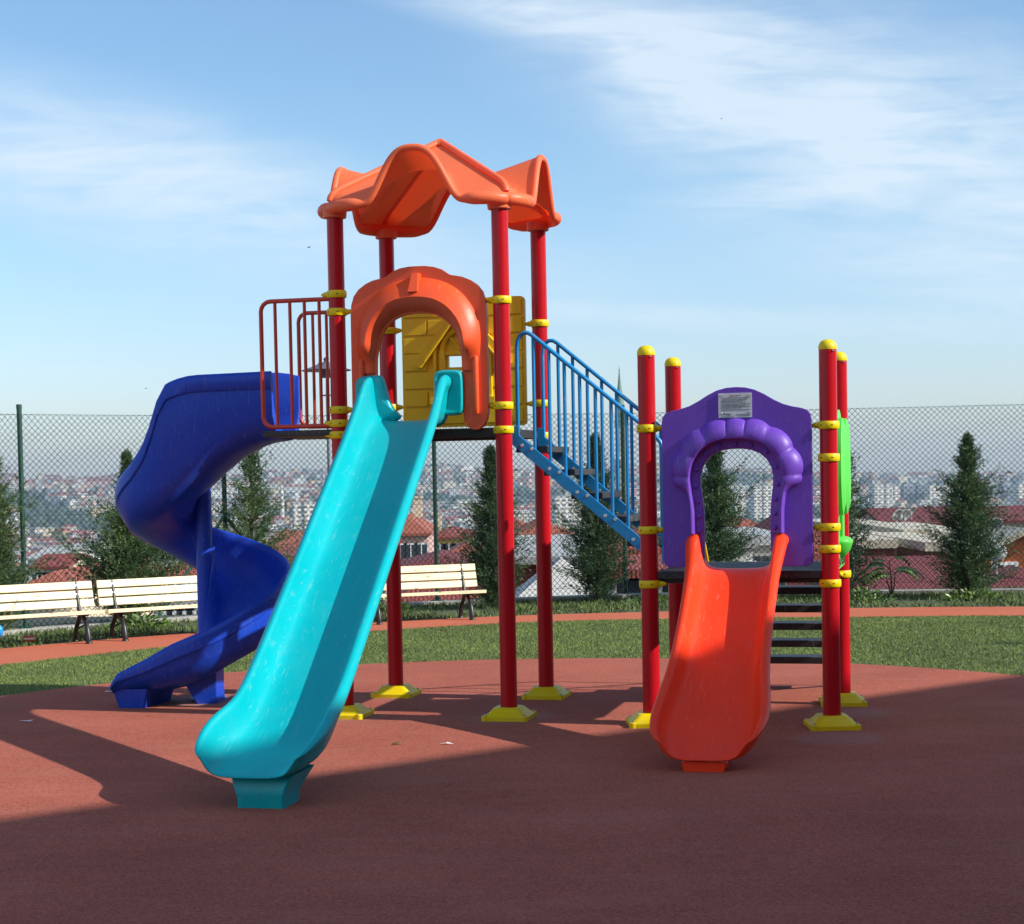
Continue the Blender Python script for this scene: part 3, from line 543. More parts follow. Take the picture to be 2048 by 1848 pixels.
# black entry steps behind the lower deck with yellow rails
for i in range(5):
    b = MB(); b.box((BU+S/2, 1.09+.2*i, .805-.145*i), (.92, .23, .05)); sub(b, 'step', M['black_deck'], bevel=.004)
for u in (BU+.10, BU+S-.10):
    b = MB(); b.tube([(u, 1.0, .86), (u, 2.02, .05)], .022, 8); b.tube([(u, .99, .95), (u, .99, 1.62), (u, 1.02, 1.66), (u, 1.08, 1.65), (u, 1.95, .95), (u, 2.02, .88), (u, 2.05, .80), (u, 2.05, 0)], .015, 10)
    for q in (.25, .5, .75): b.tube([(u, 1.05+q*.9, .82-q*.75), (u, 1.05+q*.9, 1.66-q*.72)], .012, 8)
    sub(b, 'hand_rail', M['rail_yellow'], label='yellow handrail of the rear steps', smooth=60)
# ------------------------------------------------------------------ ground
def sheet(name, pts, z, m_, th=0):
    b = MB(); b.prism(pts, lambda x, y, d: (x, y, d), z-th, z) if th else b.add([(x, y, z) for x, y in pts], [])
    if not th:
        tri = tessellate_polygon([[Vector((x, y, 0)) for x, y in pts]]); b.f = [tuple(t) for t in tri]; b.m = [0]*len(b.f)
    return tag(b.build(name, m_, smooth=0), kind='structure')
KY = [-60, 24.6, 25.5, 30, 45, 80, 150, 300, 600, 1000, 1500, 2100, 2700, 3200, 3700, 4300]
KT = [-.16, -.16, -.8, -3.4, -6.8, -10.5, -17, -31, -53, -66, -66, -48, -26, -9, -20, -60]
def noise2(x, y): return math.sin(x*.0041+1.3)*math.cos(y*.0037+.4)+.5*math.sin(x*.0113+y*.0071)+.35*math.sin(x*.021-y*.017+2)
def terr(x, y):
    z = interp(y, KY, KT)
    if y > 1200: k = min(1, (y-1200)/1400); z += k*(-12*x/800+7*noise2(x, y)*min(1, (y-1200)/900))+(k*6*math.exp(-((x+250)/260)**2) if y > 2400 else 0)
    elif y > 60: z += min(1, (y-60)/400)*2.5*noise2(x*3, y*3)
    return z
ys = [-60, 10, 20, 24.6, 25.5, 27.5, 30, 34, 39, 45, 54, 66, 80, 100, 125, 150, 190, 240]+[300*1.065**i for i in range(43)]
V, Fq = [], []; nx = 60
for y in ys:
    hw = max(70, .62*y+60)
    for i in range(nx+1): x = (-1+2*i/nx)*hw; V.append((x, y, terr(x, y)))
for j in range(len(ys)-1):
    for i in range(nx): k = j*(nx+1)+i; Fq.append((k, k+1, k+nx+2, k+nx+1))
M['terrain'] = mat('terrain', (.075, .085, .06), .95, .45, .02)
tag(raw('ground', V, Fq, M['terrain'], smooth=True), kind='structure')
RCX, RCY, RR = 0, 11.33, 4.97
rub = [(RCX+RR*math.cos(R(a)), RCY+RR*math.sin(R(a))) for a in range(0, 181, 4)]
sheet('rubber_surface', [(9, -8), (9, 9.5), (5.6, 11.0)]+rub+[(-5.6, 11.0), (-9, 9.5), (-9, -8)], .004, M['rubber'])
near = smooth2([(-9.5, 9.0), (-7.4, 13.2), (-4.741, 16.69), (-2.742, 19.02), (-1.592, 19.55), (.164, 20.35), (2.2, 20.4), (4.17, 20.14), (5.617, 19.93), (9.5, 19.0)], 6)
far = smooth2([(-11.2, 10.0), (-8.3, 14.8), (-5.202, 18.332), (-2.995, 20.15), (-1.522, 20.792), (.173, 21.342), (2.2, 21.5), (4.441, 21.441), (5.977, 21.201), (10.2, 20.3)], 6)
sheet('path', [(p.x, p.y) for p in near]+[(p.x, p.y) for p in far[::-1]], .002, M['path_rubber'], .03)
M['lawn_soil'] = mat('lawn_soil', (.085, .115, .032), .9, .35, 2.5, .6, 60)
sheet('lawn', [(-9.3, 8.8)]+[(p.x, p.y) for p in near]+[(9.4, 8.8)], -.001, M['lawn_soil'])
sheet('planting_bed', [(p.x, p.y) for p in far]+[(12, 24.55), (3.5, 24.5), (0, 24.3), (-1.5, 23.8), (-4, 22.4), (-6.5, 20.6), (-13, 15)], -.004, M['soil'])
# grass blades: one countless carpet
rng = np.random.default_rng(11)
def inside_poly(x, y, poly):
    c = np.zeros(len(x), bool); j = len(poly)-1
    for i in range(len(poly)):
        xi, yi = poly[i]; xj, yj = poly[j]
        c ^= ((yi > y) != (yj > y)) & (x < (xj-xi)*(y-yi)/(yj-yi+1e-12)+xi); j = i
    return c
def blades(name, pts, m_, hmin, hmax, wd, lean=.6, z0=0, **k):
    n_ = len(pts); h = rng.uniform(hmin, hmax, n_); a = rng.uniform(0, 2*PI, n_); ln = h*rng.uniform(.1, lean, n_); wv = wd*rng.uniform(.6, 1.3, n_)
    b2 = rng.uniform(0, 2*PI, n_); V = np.zeros((n_, 3, 3)); V[:, :, 0] = pts[:, 0:1]; V[:, :, 1] = pts[:, 1:2]; V[:, :, 2] = z0
    V[:, 0, 0] -= np.cos(a)*wv; V[:, 0, 1] -= np.sin(a)*wv; V[:, 1, 0] += np.cos(a)*wv; V[:, 1, 1] += np.sin(a)*wv
    V[:, 2, 0] += np.cos(b2)*ln; V[:, 2, 1] += np.sin(b2)*ln; V[:, 2, 2] += h
    return raw(name, V.reshape(-1, 3), np.arange(n_*3).reshape(-1, 3), m_)
npoly = [(-9.3, 8.8)]+[(p.x, p.y) for p in near]+[(9.4, 8.8)]
x = rng.uniform(-6.2, 7.2, 380000); y = rng.uniform(12.2, 20.6, 380000)
ok = inside_poly(x, y, npoly) & ((x-RCX)**2+(y-RCY)**2 > (RR-.0+.05*np.sin(x*5)*np.sin(y*3))**2) & (np.abs(x) < .3*y+.9)
pts = np.stack([x[ok], y[ok]], 1)
tag(blades('grass', pts, M['grass'], .009, .024, .0034, 1.1), kind='stuff')
fpoly = [(p.x, p.y) for p in far]+[(9, 24.2), (3.5, 24.25), (0, 24.0), (-1.5, 23.5), (-4, 22.1), (-6.5, 20.2), (-9, 17)]
x = rng.uniform(-7.5, 8, 90000); y = rng.uniform(16.5, 24.3, 90000); ok = inside_poly(x, y, fpoly) & (np.abs(x) < .3*y+.9)
cl = np.sin(x*2.3)+np.sin(y*3.1+x)+rng.normal(0, .7, len(x)) > -.9
tag(blades('ground_cover', np.stack([x[ok & cl], y[ok & cl]], 1), M['bed_green'], .02, .065, .009, 1.5), kind='stuff')

# ------------------------------------------------------------------ low wall and chain link fence along the edge
FP = [(-9.2, 15.8), (at(42, 1000, 20.3).x, 20.3), (at(448, 1000, 22.0).x, 22.0), (at(870, 1000, 23.4).x, 23.4), (at(1248, 1000, 24.0).x, 24.0), (at(1650, 1000, 23.9).x, 23.9), (at(2085, 1000, 23.5).x, 23.5), (10.4, 22.6)]
b = MB()
for i in range(len(FP)-1):
    a, c = Vector(FP[i]), Vector(FP[i+1]); t = (c-a).normalized(); nrm = Vector((-t.y, t.x)); a2 = a-t*.03
    b.prism([(a2-nrm*.10)[:], (c-nrm*.10)[:], (c+nrm*.12)[:], (a2+nrm*.12)[:]], lambda x, y, d: (x, y, d+.0015*i), -.9, .045)
tag(b.build('low_wall', M['concrete'], bevel=.012), 'low weathered concrete kerb wall carrying the chain link fence', 'wall')
fence = empty('chain_link_fence', (FP[3][0], FP[3][1], .05), label='green chain link fence on round posts along the terrace edge', cat='fence')
org = Vector((FP[3][0], FP[3][1], .05))
ZF = 2.47
b = MB(); cum = [0]
for i in range(len(FP)-1): cum.append(cum[-1]+(Vector(FP[i+1])-Vector(FP[i])).length)
def fpt(s_):
    i = min(max(int(np.searchsorted(cum, s_))-1, 0), len(FP)-2); t = (s_-cum[i])/(cum[i+1]-cum[i]); return Vector(FP[i]).lerp(Vector(FP[i+1]), t)
wv = .0375; K = int(cum[-1]/wv); nz = int((ZF-.06)/wv); V = []; Fq = []; rw = .0032
for k in range(K):
    zig = [fpt(min(cum[-1], (k+((j+k) % 2))*wv)) for j in range(2)]
    d = (zig[1]-zig[0]); t2 = Vector((d.x, d.y, 0)).normalized(); nn = Vector((-t2.y, t2.x, 0))
    base = len(V)
    for j in range(nz+1):
        p = zig[j % 2]; z = ZF-.06-j*wv+.03; q = Vector((p.x, p.y, z)) - org
        wob = .004*math.sin(j*.7+k*.13)
        q.z += wob; V += [q-Vector((t2.x*0, 0, rw*1.3)), q+Vector((0, 0, rw*1.3)), q+nn*-rw*1.2]
    for j in range(nz):
        o = base+j*3
        for e in range(3): Fq.append((o+e, o+(e+1) % 3, o+3+(e+1) % 3, o+3+e))
o = raw('mesh_panel', V, Fq, M['fence_wire'], fence)
for i in range(1, len(FP)-1):
    b = MB(); x, y = FP[i][0]-org.x, FP[i][1]-org.y+.035; r = .029
    b.lathe([(r, 0), (r, 2.47), (.032, 2.47), (.032, 2.515), (.028, 2.52), (0, 2.522)], (x, y, -.02), 16); b.box((x, y, .0), (.16, .12, .012)); b.tube([(x-.05, y-.04, .006), (x-.05, y-.04, .03)], .008, 6); b.tube([(x+.05, y-.04, .006), (x+.05, y-.04, .03)], .008, 6)
    for z in (.4, 1.3, 2.38): b.lathe([(r, z-.006), (r+.004, z-.004), (r+.004, z+.004), (r, z+.006)], (x, y, 0), 12)
    b.build('post', M['green_steel'], fence)
for z in (2.385, 1.25, .10):
    b = MB(); b.tube([(p[0]-org.x, p[1]-org.y, z) for p in FP], .0022, 5); b.build('tension_wire', M['fence_wire'], fence)
for i, sgn in ((2, -1), (2, 1)):
    a = Vector((FP[i][0]-org.x, FP[i][1]-org.y-.01, 1.18)); c = Vector((FP[i+sgn][0]-org.x, FP[i+sgn][1]-org.y, 0)); e = a.lerp(Vector((c.x, c.y, .02)), .36); e.z = .0
    b = MB(); b.tube([a, e], .021, 10); b.build('brace', M['green_steel'], fence)

# ------------------------------------------------------------------ benches
def bench():
    r = empty('park_bench'); L_ = 1.47
    def slat(name, y, z, ry, rx, w_, t):
        b = MB(); q = Matrix.Rotation(rx, 3, 'X'); b.box((0, y, z), (L_+ry, w_, t), q); o = b.build(name, M['pine_wood'], r, bevel=.004)
        return o
    for y, z in ((-.175, .318), (-.085, .312), (.005, .306)): slat('seat_slat', y, z, 0, R(-4), .078, .038)
    for y, z in ((.085, .400), (.113, .493), (.141, .586)):
        o = slat('back_slat', y, z, -.02, R(73), .080, .028)
        for x in (-.555, .555): b = MB(); b.box((x, y-.0155, z+.004), (.030, .003, .014), Matrix.Rotation(R(-17), 3, 'X')); b.build('bolt_plate', M['steel'], o)
    for x in (-.555, .555):
        b = MB()
        fl = smooth2([(x, -.205, .008), (x, -.195, .06), (x, -.165, .16), (x, -.10, .24), (x, -.03, .285), (x, .06, .30)], 4); b.tube(fl, [.027+.005*math.sin(i*.4) for i in range(len(fl))], 8)
        bl = smooth2([(x, .195, .008), (x, .185, .06), (x, .15, .15), (x, .08, .22), (x, .045, .30), (x, .085, .40), (x, .118, .50), (x, .158, .62)], 4); b.tube(bl, .024, 8)
        b.tube(smooth2([(x, -.20, .30), (x, -.05, .29), (x, .06, .295)], 4), .017, 8); b.tube([(x, -.13, .19), (x, .02, .16), (x, .13, .13)], .012, 8)
        for y in (-.207, .197): b.lathe([(.038, 0), (.036, .012), (.024, .02), (.022, .045)], (x, y, .002), 12)
        b.build('side_frame', M['black_iron'], r, smooth=60)
    return r
def kids(o): return [c for c in bpy.data.objects if c.parent == o]
def copy_tree(o, par=None):
    c = o.copy(); COL.objects.link(c)
    if par: c.parent = par
    for q in kids(o): copy_tree(q, c)
    return c
b3 = bench(); ang = R(21)
c3 = Vector((-.475, 20.81, .003))-Vector((math.cos(ang), math.sin(ang), 0))*.555+Vector((-math.sin(ang), math.cos(ang), 0))*.20
bt = [(c3, ang, 'pale pine bench with black iron legs seen right of the turquoise slide')]
ang = R(33); ux = Vector((math.cos(ang), math.sin(ang), 0)); vy = Vector((-ux.y, ux.x, 0))
f2 = Vector((-4.06, 18.93, .003)); c2 = f2+ux*.555+vy*.20; c1 = f2-ux*(.40+.555)+vy*.19
bt += [(c2, ang, 'pale pine bench partly behind the blue spiral slide'), (c1, ang, 'pale pine bench cut by the left edge of the photo')]
for i, (c, a, lb) in enumerate(bt):
    o = b3 if i == 0 else copy_tree(b3)
    o.location = c; o.rotation_euler = (0, 0, a); tag(o, lb, 'bench', 'pine benches along the curved path')

# ------------------------------------------------------------------ trees
def conifer(name, px, Y, pytop, hw, seed, label, dens=1.0, wisp=.3, mats=('foliage_dark', 'foliage_mid'), lean=0, shape='col', base=-.02, blade=.060, pw=None):
    rg = np.random.default_rng(seed); bx = at(px, 1200, Y).x; hgt = at(px, pytop, Y).z-base
    r = empty(name, (bx, Y, base), label=label, cat='tree', group='young conifers along the fence')
    b = MB(); tp = [(0, 0, 0)]; 
    for i in range(1, 9): tp.append((lean*hgt*(i/8)**1.5+rg.normal(0, .006), rg.normal(0, .006), hgt*.97*i/8))
    b.tube(tp, [.034*(1-i/9)+.004 for i in range(9)], 8); b.build('trunk', M['bark'], r)
    nb = int(560*dens); P, D, Sg = [], [], []
    for i in range(nb):
        t = ((i+rg.uniform(0, 1))/nb)**.92; z = .02+t*hgt*.98
        if shape == 'col': prof = min(1, .72+t*2)*(1-t**1.55)**.9*1.12
        elif shape == 'cone': prof = min(1, .75+t*2)*(1-t)**.75*1.08
        else: prof = min(1, .7+t*2)*((1-t/.62)**.8*.95+.22 if t < .62 else .22*(1-t)/.38+.03)
        ln = hw*prof*rg.uniform(.5, 1.08)*(1+.22*math.sin(t*31+seed)+.12*math.sin(t*67))*(1+(rg.uniform(.15, .8) if rg.uniform() < wisp*.4 else 0)); az = i*2.39996+rg.normal(0, .3); el = R(rg.uniform(12, 42)+(22 if t > .75 else 0))
        nseg = max(3, int(ln/.045)); c0 = np.array([lean*hgt*t**1.5, 0, z]); d = np.array([math.cos(az)*math.cos(el), math.sin(az)*math.cos(el), math.sin(el)])
        for j in range(nseg):
            s_ = (j+.6)/nseg
            p = c0+d*ln*s_+np.array([0, 0, .10*ln*s_*s_])
            q = 6 if s_ > .3 else 3
            for _ in range(q):
                dd = d+rg.normal(0, .52, 3); dd[2] += .10; dd /= np.linalg.norm(dd); P.append(p+rg.normal(0, .018, 3)); D.append(dd); Sg.append(blade*rg.uniform(.6, 1.3)*(1.1-.35*s_))
    # top leader
    for i in range(60):
        t = rg.uniform(.86, 1.0); P.append(np.array([lean*hgt*t**1.5, 0, t*hgt])+rg.normal(0, .010, 3)); dd = np.array([rg.normal(0, .4), rg.normal(0, .4), 1]); D.append(dd/np.linalg.norm(dd)); Sg.append(blade*rg.uniform(.7, 1.2))
    P, D, Sg = np.array(P), np.array(D), np.array(Sg)
    rn = rg.normal(0, 1, P.shape); sd_ = np.cross(D, rn); sd_ /= np.linalg.norm(sd_, axis=1)[:, None]
    wd = Sg*(.125 if pw is None else pw); k = len(P)
    Vv = np.zeros((k, 4, 3)); Vv[:, 0] = P; Vv[:, 1] = P+D*(Sg*.5)[:, None]+sd_*wd[:, None]; Vv[:, 2] = P+D*Sg[:, None]; Vv[:, 3] = P+D*(Sg*.5)[:, None]-sd_*wd[:, None]
    sel = np.sin(P[:, 0]*9+seed)+np.sin(P[:, 2]*6)+rg.normal(0, .8, k) > .35
    o = raw('crown', Vv.reshape(-1, 3), np.arange(k*4).reshape(-1, 4), M[mats[0]], r); o.data.materials.append(M[mats[1]])
    o.data.polygons.foreach_set('material_index', sel.astype(np.int32)); return r
fol = ('foliage_dark', 'foliage_mid'); fol2 = ('foliage_mid', 'foliage_light')
conifer('conifer_tree', -12, 20.0, 878, .46, 1, 'conifer cut by the left edge behind the bench', 1.3, .4, fol2)
conifer('conifer_tree', 258, 21.0, 908, .86, 2, 'bushy conifer with a thin bare tip behind the left benches', 1.1, .5, fol2, .01, 'spire')
conifer('conifer_tree', 508, 22.0, 886, .66, 3, 'open layered conifer between the spiral slide and the turquoise slide', .62, .9, fol2, .005, 'cone')
conifer('conifer_tree', 987, 22.6, 896, .46, 4, 'narrow dark conifer beside the right end of the middle bench', 1.35, .35, fol)
conifer('conifer_tree', 1196, 23.2, 870, .47, 5, 'dense conifer below the blue stairs', 1.3, .5, fol, .0)
conifer('conifer_tree', 1432, 23.2, 872, .50, 6, 'dark conifer seen through the purple arch', 1.35, .5, fol, .0)
conifer('conifer_tree', 1692, 23.1, 885, .42, 7, 'wispy conifer behind the green panel', .6, .8, fol)
conifer('conifer_tree', 1938, 22.8, 872, .52, 8, 'thick dark conifer near the right edge', 1.4, .45, fol)
for i, (x, y, h_) in enumerate(((8.4, 15.6, 2.6), (9.6, 16.6, 2.3))):
    px, py = proj((x, y, h_)); conifer('conifer_tree', px, y, py, .5, 20+i, 'conifer outside the right edge shading the lawn, %s of two' % ('nearer', 'farther')[i], .9, .4, fol)
# sapling with long feathery leaves, and low weeds
def sapling(px, Y, h_, seed, label, nst, ll):
    rg = random.Random(seed); r = empty('leafy_sapling', (at(px, 1200, Y).x, Y, -.01), label=label, cat='plant'); b = MB(); lf = MB()
    for k in range(nst):
        a = rg.uniform(0, 6.28); top = Vector((math.cos(a)*.12*h_, math.sin(a)*.08, h_*rg.uniform(.45, .7))); b.tube([(0, 0, 0), top*.5+Vector((.01, 0, 0)), top], [.012, .009, .006], 6)
        for q in range(4):
            az = rg.choice([0, PI])+rg.uniform(-.9, .9); st_ = top*rg.uniform(.7, 1); pts = []
            for i in range(9): s_ = i/8; pts.append(st_+Vector((math.cos(az)*ll*s_, math.sin(az)*ll*.6*s_, ll*(.95*s_-1.0*s_*s_))))
            b.tube(pts, .003, 4)
            for i in range(2, 9):
                for sg in (-1, 1):
                    t = (pts[i]-pts[i-1]).normalized(); sd2 = t.cross(Vector((0, 0, 1))).normalized()*sg; l2 = .115*(1-.4*abs(i/8-.5)); dr = (sd2+t*.45+Vector((0, 0, -.45))).normalized(); p = pts[i]
                    pr = dr.cross(t).normalized(); w2 = t*.026
                    lf.add([p, p+dr*l2*.4+w2, p+dr*l2, p+dr*l2*.4-w2], [(0, 1, 2, 3)])
    b.build('stem', M['bark'], r); lf.build('leaves', M['sapling_leaf'], r, recalc=False); return r
sapling(1783, 22.9, .72, 4, 'small feathery leaved sapling left of the thick right conifer', 4, .34)
def weed(px, Y, h_, seed, label):
    rg = np.random.default_rng(seed); r = empty('weed_clump', (at(px, 1200, Y).x, Y, -.01), label=label, cat='plant', group='weeds at the foot of the wall'); n_ = 260
    a = rg.uniform(0, 2*PI, n_); rr = rg.uniform(.02, .26, n_); P = np.stack([np.cos(a)*rr*1.5, np.sin(a)*rr*.6, rg.uniform(.0, 1, n_)*h_*(1-rr/.34)], 1); D = np.stack([np.cos(a), np.sin(a)*.5, rg.uniform(.2, 1, n_)], 1)+rg.normal(0, .3, (n_, 3)); D /= np.linalg.norm(D, axis=1)[:, None]
    sd_ = np.cross(D, rg.normal(0, 1, (n_, 3))); sd_ /= np.linalg.norm(sd_, axis=1)[:, None]; l_ = rg.uniform(.04, .10, n_)[:, None]
    V = np.stack([P, P+D*l_*.5+sd_*l_*.2, P+D*l_, P+D*l_*.5-sd_*l_*.2], 1).reshape(-1, 3); raw('leaves', V, np.arange(n_*4).reshape(-1, 4), M['sapling_leaf'], r)
    b = MB()
    for k in range(7): q = P[k*9]; b.tube([(0, 0, 0), tuple(q)], .004, 4)
    b.build('stem', M['bark'], r)
weed(1722, 22.3, .2, 1, 'low weeds at the wall right of the red posts'); weed(1950, 22.4, .15, 2, 'low weeds below the thick right conifer'); weed(1310, 23.0, .12, 3, 'low weeds between the stair tree and the purple panel'); weed(280, 20.6, .16, 4, 'low weeds behind the bench legs at left'); weed(770, 22.2, .22, 5, 'low weeds behind the middle bench')

# ------------------------------------------------------------------ street lamp beyond the fence, small things
P = at(653, 742, 27); lamp = empty('street_lamp', (P.x, 27, terr(P.x, 27)), label='grey street lamp with a wide conical hood behind the red guard rails', cat='lamp'); zt = P.z-terr(P.x, 27)
M['lamp_grey'] = mat('lamp_grey', (.11, .12, .14), .45)
b = MB(); b.lathe([(.06, 0), (.05, .5), (.022, .6), (.020, zt-.4), (.015, zt-.05)], (0, 0, 0), 12); b.tube([(-.1, 0, zt-.36), (.1, 0, zt-.36)], .012, 6); b.build('pole', M['lamp_grey'], lamp)
b = MB(); b.lathe([(.36, 0), (.37, .012), (.30, .035), (.18, .075), (.13, .10), (.12, .12), (.05, .125), (.035, .15), (.045, .18), (.02, .205), (0, .21)], (0, 0, zt), 28); b.lathe([(.10, -.10), (.11, -.02), (.11, .0)], (0, 0, zt), 16); b.build('lamp_hood', M['lamp_grey'], lamp, smooth=40)
M['toy_blue'] = mat('toy_blue', (.01, .25, .65), .35); M['rope'] = mat('rope', (.16, .12, .08), .9)
Pt = at(1, 1262, 18.2); toy = empty('rope_toy', (Pt.x-.02, 18.2, Pt.z), label='blue plastic toy on two thin cords at the left edge before the bench', cat='toy')
b = MB(); b.lathe([(0, -.065), (.03, -.055), (.045, -.02), (.047, .02), (.035, .05), (.012, .062), (0, .065)], (0, 0, 0), 16); b.build('toy_body', M['toy_blue'], toy, smooth=60)
for (ax_, ay_), (bx_, by_) in (((3, 1262), (55, 1150)), ((-8, 1258), (37, 1167))):
    p, q = at(ax_, ay_, 18.2)-toy.location, at(bx_, by_, 18.9)-toy.location; md = p.lerp(q, .45)+Vector((.012, 0, -.012)); b = MB(); b.tube(smooth2([p, md, q], 5), .0035, 5); b.build('cord', M['rope'], toy)
M['litter_red'] = mat('litter_red', (.55, .06, .05), .4); M['litter_white'] = mat('litter_white', (.75, .74, .72), .6)
P = gp(58, 1289); can = empty('crushed_wrapper', (P.x, P.y, .03), R(15), label='crushed red and white wrapper lying below the left bench', cat='litter')
b = MB(); b.box((0, 0, .03), (.125, .05, .06), Matrix.Rotation(.2, 3, 'X')); b.build('wrapper', M['litter_red'], can, bevel=.015); b = MB(); b.box((0.005, -.012, .034), (.119, .04, .022), Matrix.Rotation(.2, 3, 'X')); b.build('white_band', M['litter_white'], can, bevel=.006)
for i, (px, py, lb) in enumerate(((213, 1384, 'white paper scrap on the shaded rubber left of the spiral slide'), (55, 1443, 'pale paper scrap on the rubber near the left edge'), (792, 1488, 'greenish leaf scrap on the sunlit rubber right of the turquoise slide'), (895, 1488, 'tiny pale scrap on the sunlit rubber before the front post'))):
    P = gp(px, py, .008); rg = random.Random(i); b = MB(); q = [Vector((rg.uniform(-.03, .03)+dx*.03, dy*.015, rg.uniform(0, .012))) for dx, dy in ((-1, -1), (0, -1), (1, -.6), (1, 1), (0, 1), (-1, .8))]
    b.add([p for p in q]+[p+Vector((0, 0, .0015)) for p in q], [(0, 1, 2, 3, 4, 5), (11, 10, 9, 8, 7, 6)]+[(j, (j+1) % 6, 6+(j+1) % 6, 6+j) for j in range(6)])
    o = b.build('paper_scrap', M['litter_white'] if i != 2 else M['sapling_leaf'], smooth=0); o.location = P; tag(o, lb, 'litter', 'scraps on the rubber')
M['bird'] = mat('bird', (.03, .03, .035), .7)
for px, py, Y, s_, lb in ((618, 495, 60, 1, 'small dark bird flying left of the tall red post'), (292, 777, 90, .8, 'tiny dark bird above the spiral slide'), (1443, 238, 90, .9, 'tiny dark bird high in the clouds at right')):
    P = at(px, py, Y); br = empty('bird', P, .6, label=lb, cat='bird', group='birds in the sky'); br.scale = (.42, .42, .42); b = MB(); b.tube([(-.14, 0, 0), (-.05, 0, .01), (.05, 0, .02), (.10, 0, .03), (.14, 0, .02)], [.008, .03, .032, .022, .004], 8); b.build('body', M['bird'], br, smooth=60)
    for sg in (-1, 1): b = MB(); b.grid([[(-.04, 0, .02), (-.06, sg*.12, .06), (-.05, sg*.24, .03)], [(.05, 0, .02), (.04, sg*.12, .065), (-.02, sg*.25, .03)]]); b.build('wing', M['bird'], br, solid=.006)
# the tall block to the right, out of frame, whose roof edge shades the foreground
M['pale_wall'] = mat('pale_wall', (.20, .185, .165), .85, .1, 1); M['roof_grey'] = mat('roof_grey', (.2, .2, .2), .9)
HB = 10.0; sh = Vector((-sd.x, -sd.y, 0))/sd.z; e1, e2 = gp(0, 1639)-sh*HB, gp(2048, 1349)-sh*HB; t = (e2-e1).normalized(); nrm = Vector((t.y, -t.x, 0))
blk = empty('apartment_building', e1, label='tall brown apartment block out of frame at right, shading the foreground', cat='building'); a, c = -t*26, (e2-e1)+t*26
b = MB(); b.prism([a[:2], c[:2], (c+nrm*12)[:2], (a+nrm*12)[:2]], lambda x, y, z: (x, y, z), -.3, HB-.25); b.build('wall', M['pale_wall'], blk, smooth=0)
b = MB(); b.prism([a[:2], c[:2], (c+nrm*12)[:2], (a+nrm*12)[:2]], lambda x, y, z: (x, y, z), HB-.25, HB); b.build('roof', M['roof_grey'], blk, smooth=0)
# ------------------------------------------------------------------ the town below
def wallmat(nm, c): M[nm] = mat(nm, c, .85, .1, .6); return M[nm]
WC = {'white': (.62, .61, .58), 'cream': (.60, .52, .38), 'pink': (.52, .33, .29), 'grey': (.33, .31, .285), 'ochre': (.58, .38, .10), 'yellow': (.66, .46, .10), 'brown': (.16, .10, .085), 'orange': (.62, .16, .055), 'maroon': (.17, .035, .032)}
for k, c in WC.items(): wallmat('wall_'+k, c)
M['roof_tile'] = mat('roof_tile', (.23, .05, .04), .85, .25, 1.5); M['roof_maroon'] = mat('roof_maroon', (.15, .028, .03), .8, .2, 1.5); M['roof_white'] = mat('roof_white', (.50, .49, .47), .8, .12, 1.2); M['roof_orange'] = mat('roof_orange', (.29, .085, .055), .85, .2, 1.5); M['roof_beige'] = mat('roof_beige', (.46, .42, .33), .9, .25, .8); M['roof_lightgrey'] = mat('roof_lightgrey', (.36, .37, .37), .8, .2, .5)
M['window_glass'] = mat('window_glass', (.035, .045, .06), .15, .3); M['window_frame'] = mat('window_frame', (.7, .7, .7), .5)
for nm, base_ in (('roof_tile', 0), ('roof_maroon', 0), ('roof_orange', 0)):        # tile courses
    t = M[nm].node_tree; p = t.nodes['Principled BSDF']; tcx = nd(t, 'ShaderNodeTexCoord'); wv_ = nd(t, 'ShaderNodeTexWave', Scale=4.5, Distortion=.5); wv_.bands_direction = 'X'; t.links.new(tcx.outputs['Object'], wv_.inputs['Vector']); bp = nd(t, 'ShaderNodeBump', Strength=.35, Distance=.03); t.links.new(wv_.outputs['Fac'], bp.inputs['Height']); t.links.new(bp.outputs[0], p.inputs['Normal'])
def dish(par, p, az):
    b = MB(); rows = []
    for r, d in ((.01, .0), (.1, .015), (.18, .05), (.22, .075)): rows.append([(r*math.cos(a), r*math.sin(a), -d) for a in [2*PI*j/16 for j in range(16)]])
    q = Matrix.Rotation(az, 3, 'Z') @ Matrix.Rotation(R(-60), 3, 'X'); b.grid([[q @ Vector(v)+Vector(p)+Vector((0, 0, .5)) for v in r] for r in rows], cv=True); b.tube([p, Vector(p)+Vector((0, 0, .5))], .02, 6)
    b.build('satellite_dish', M['roof_lightgrey'], par, solid=.02)
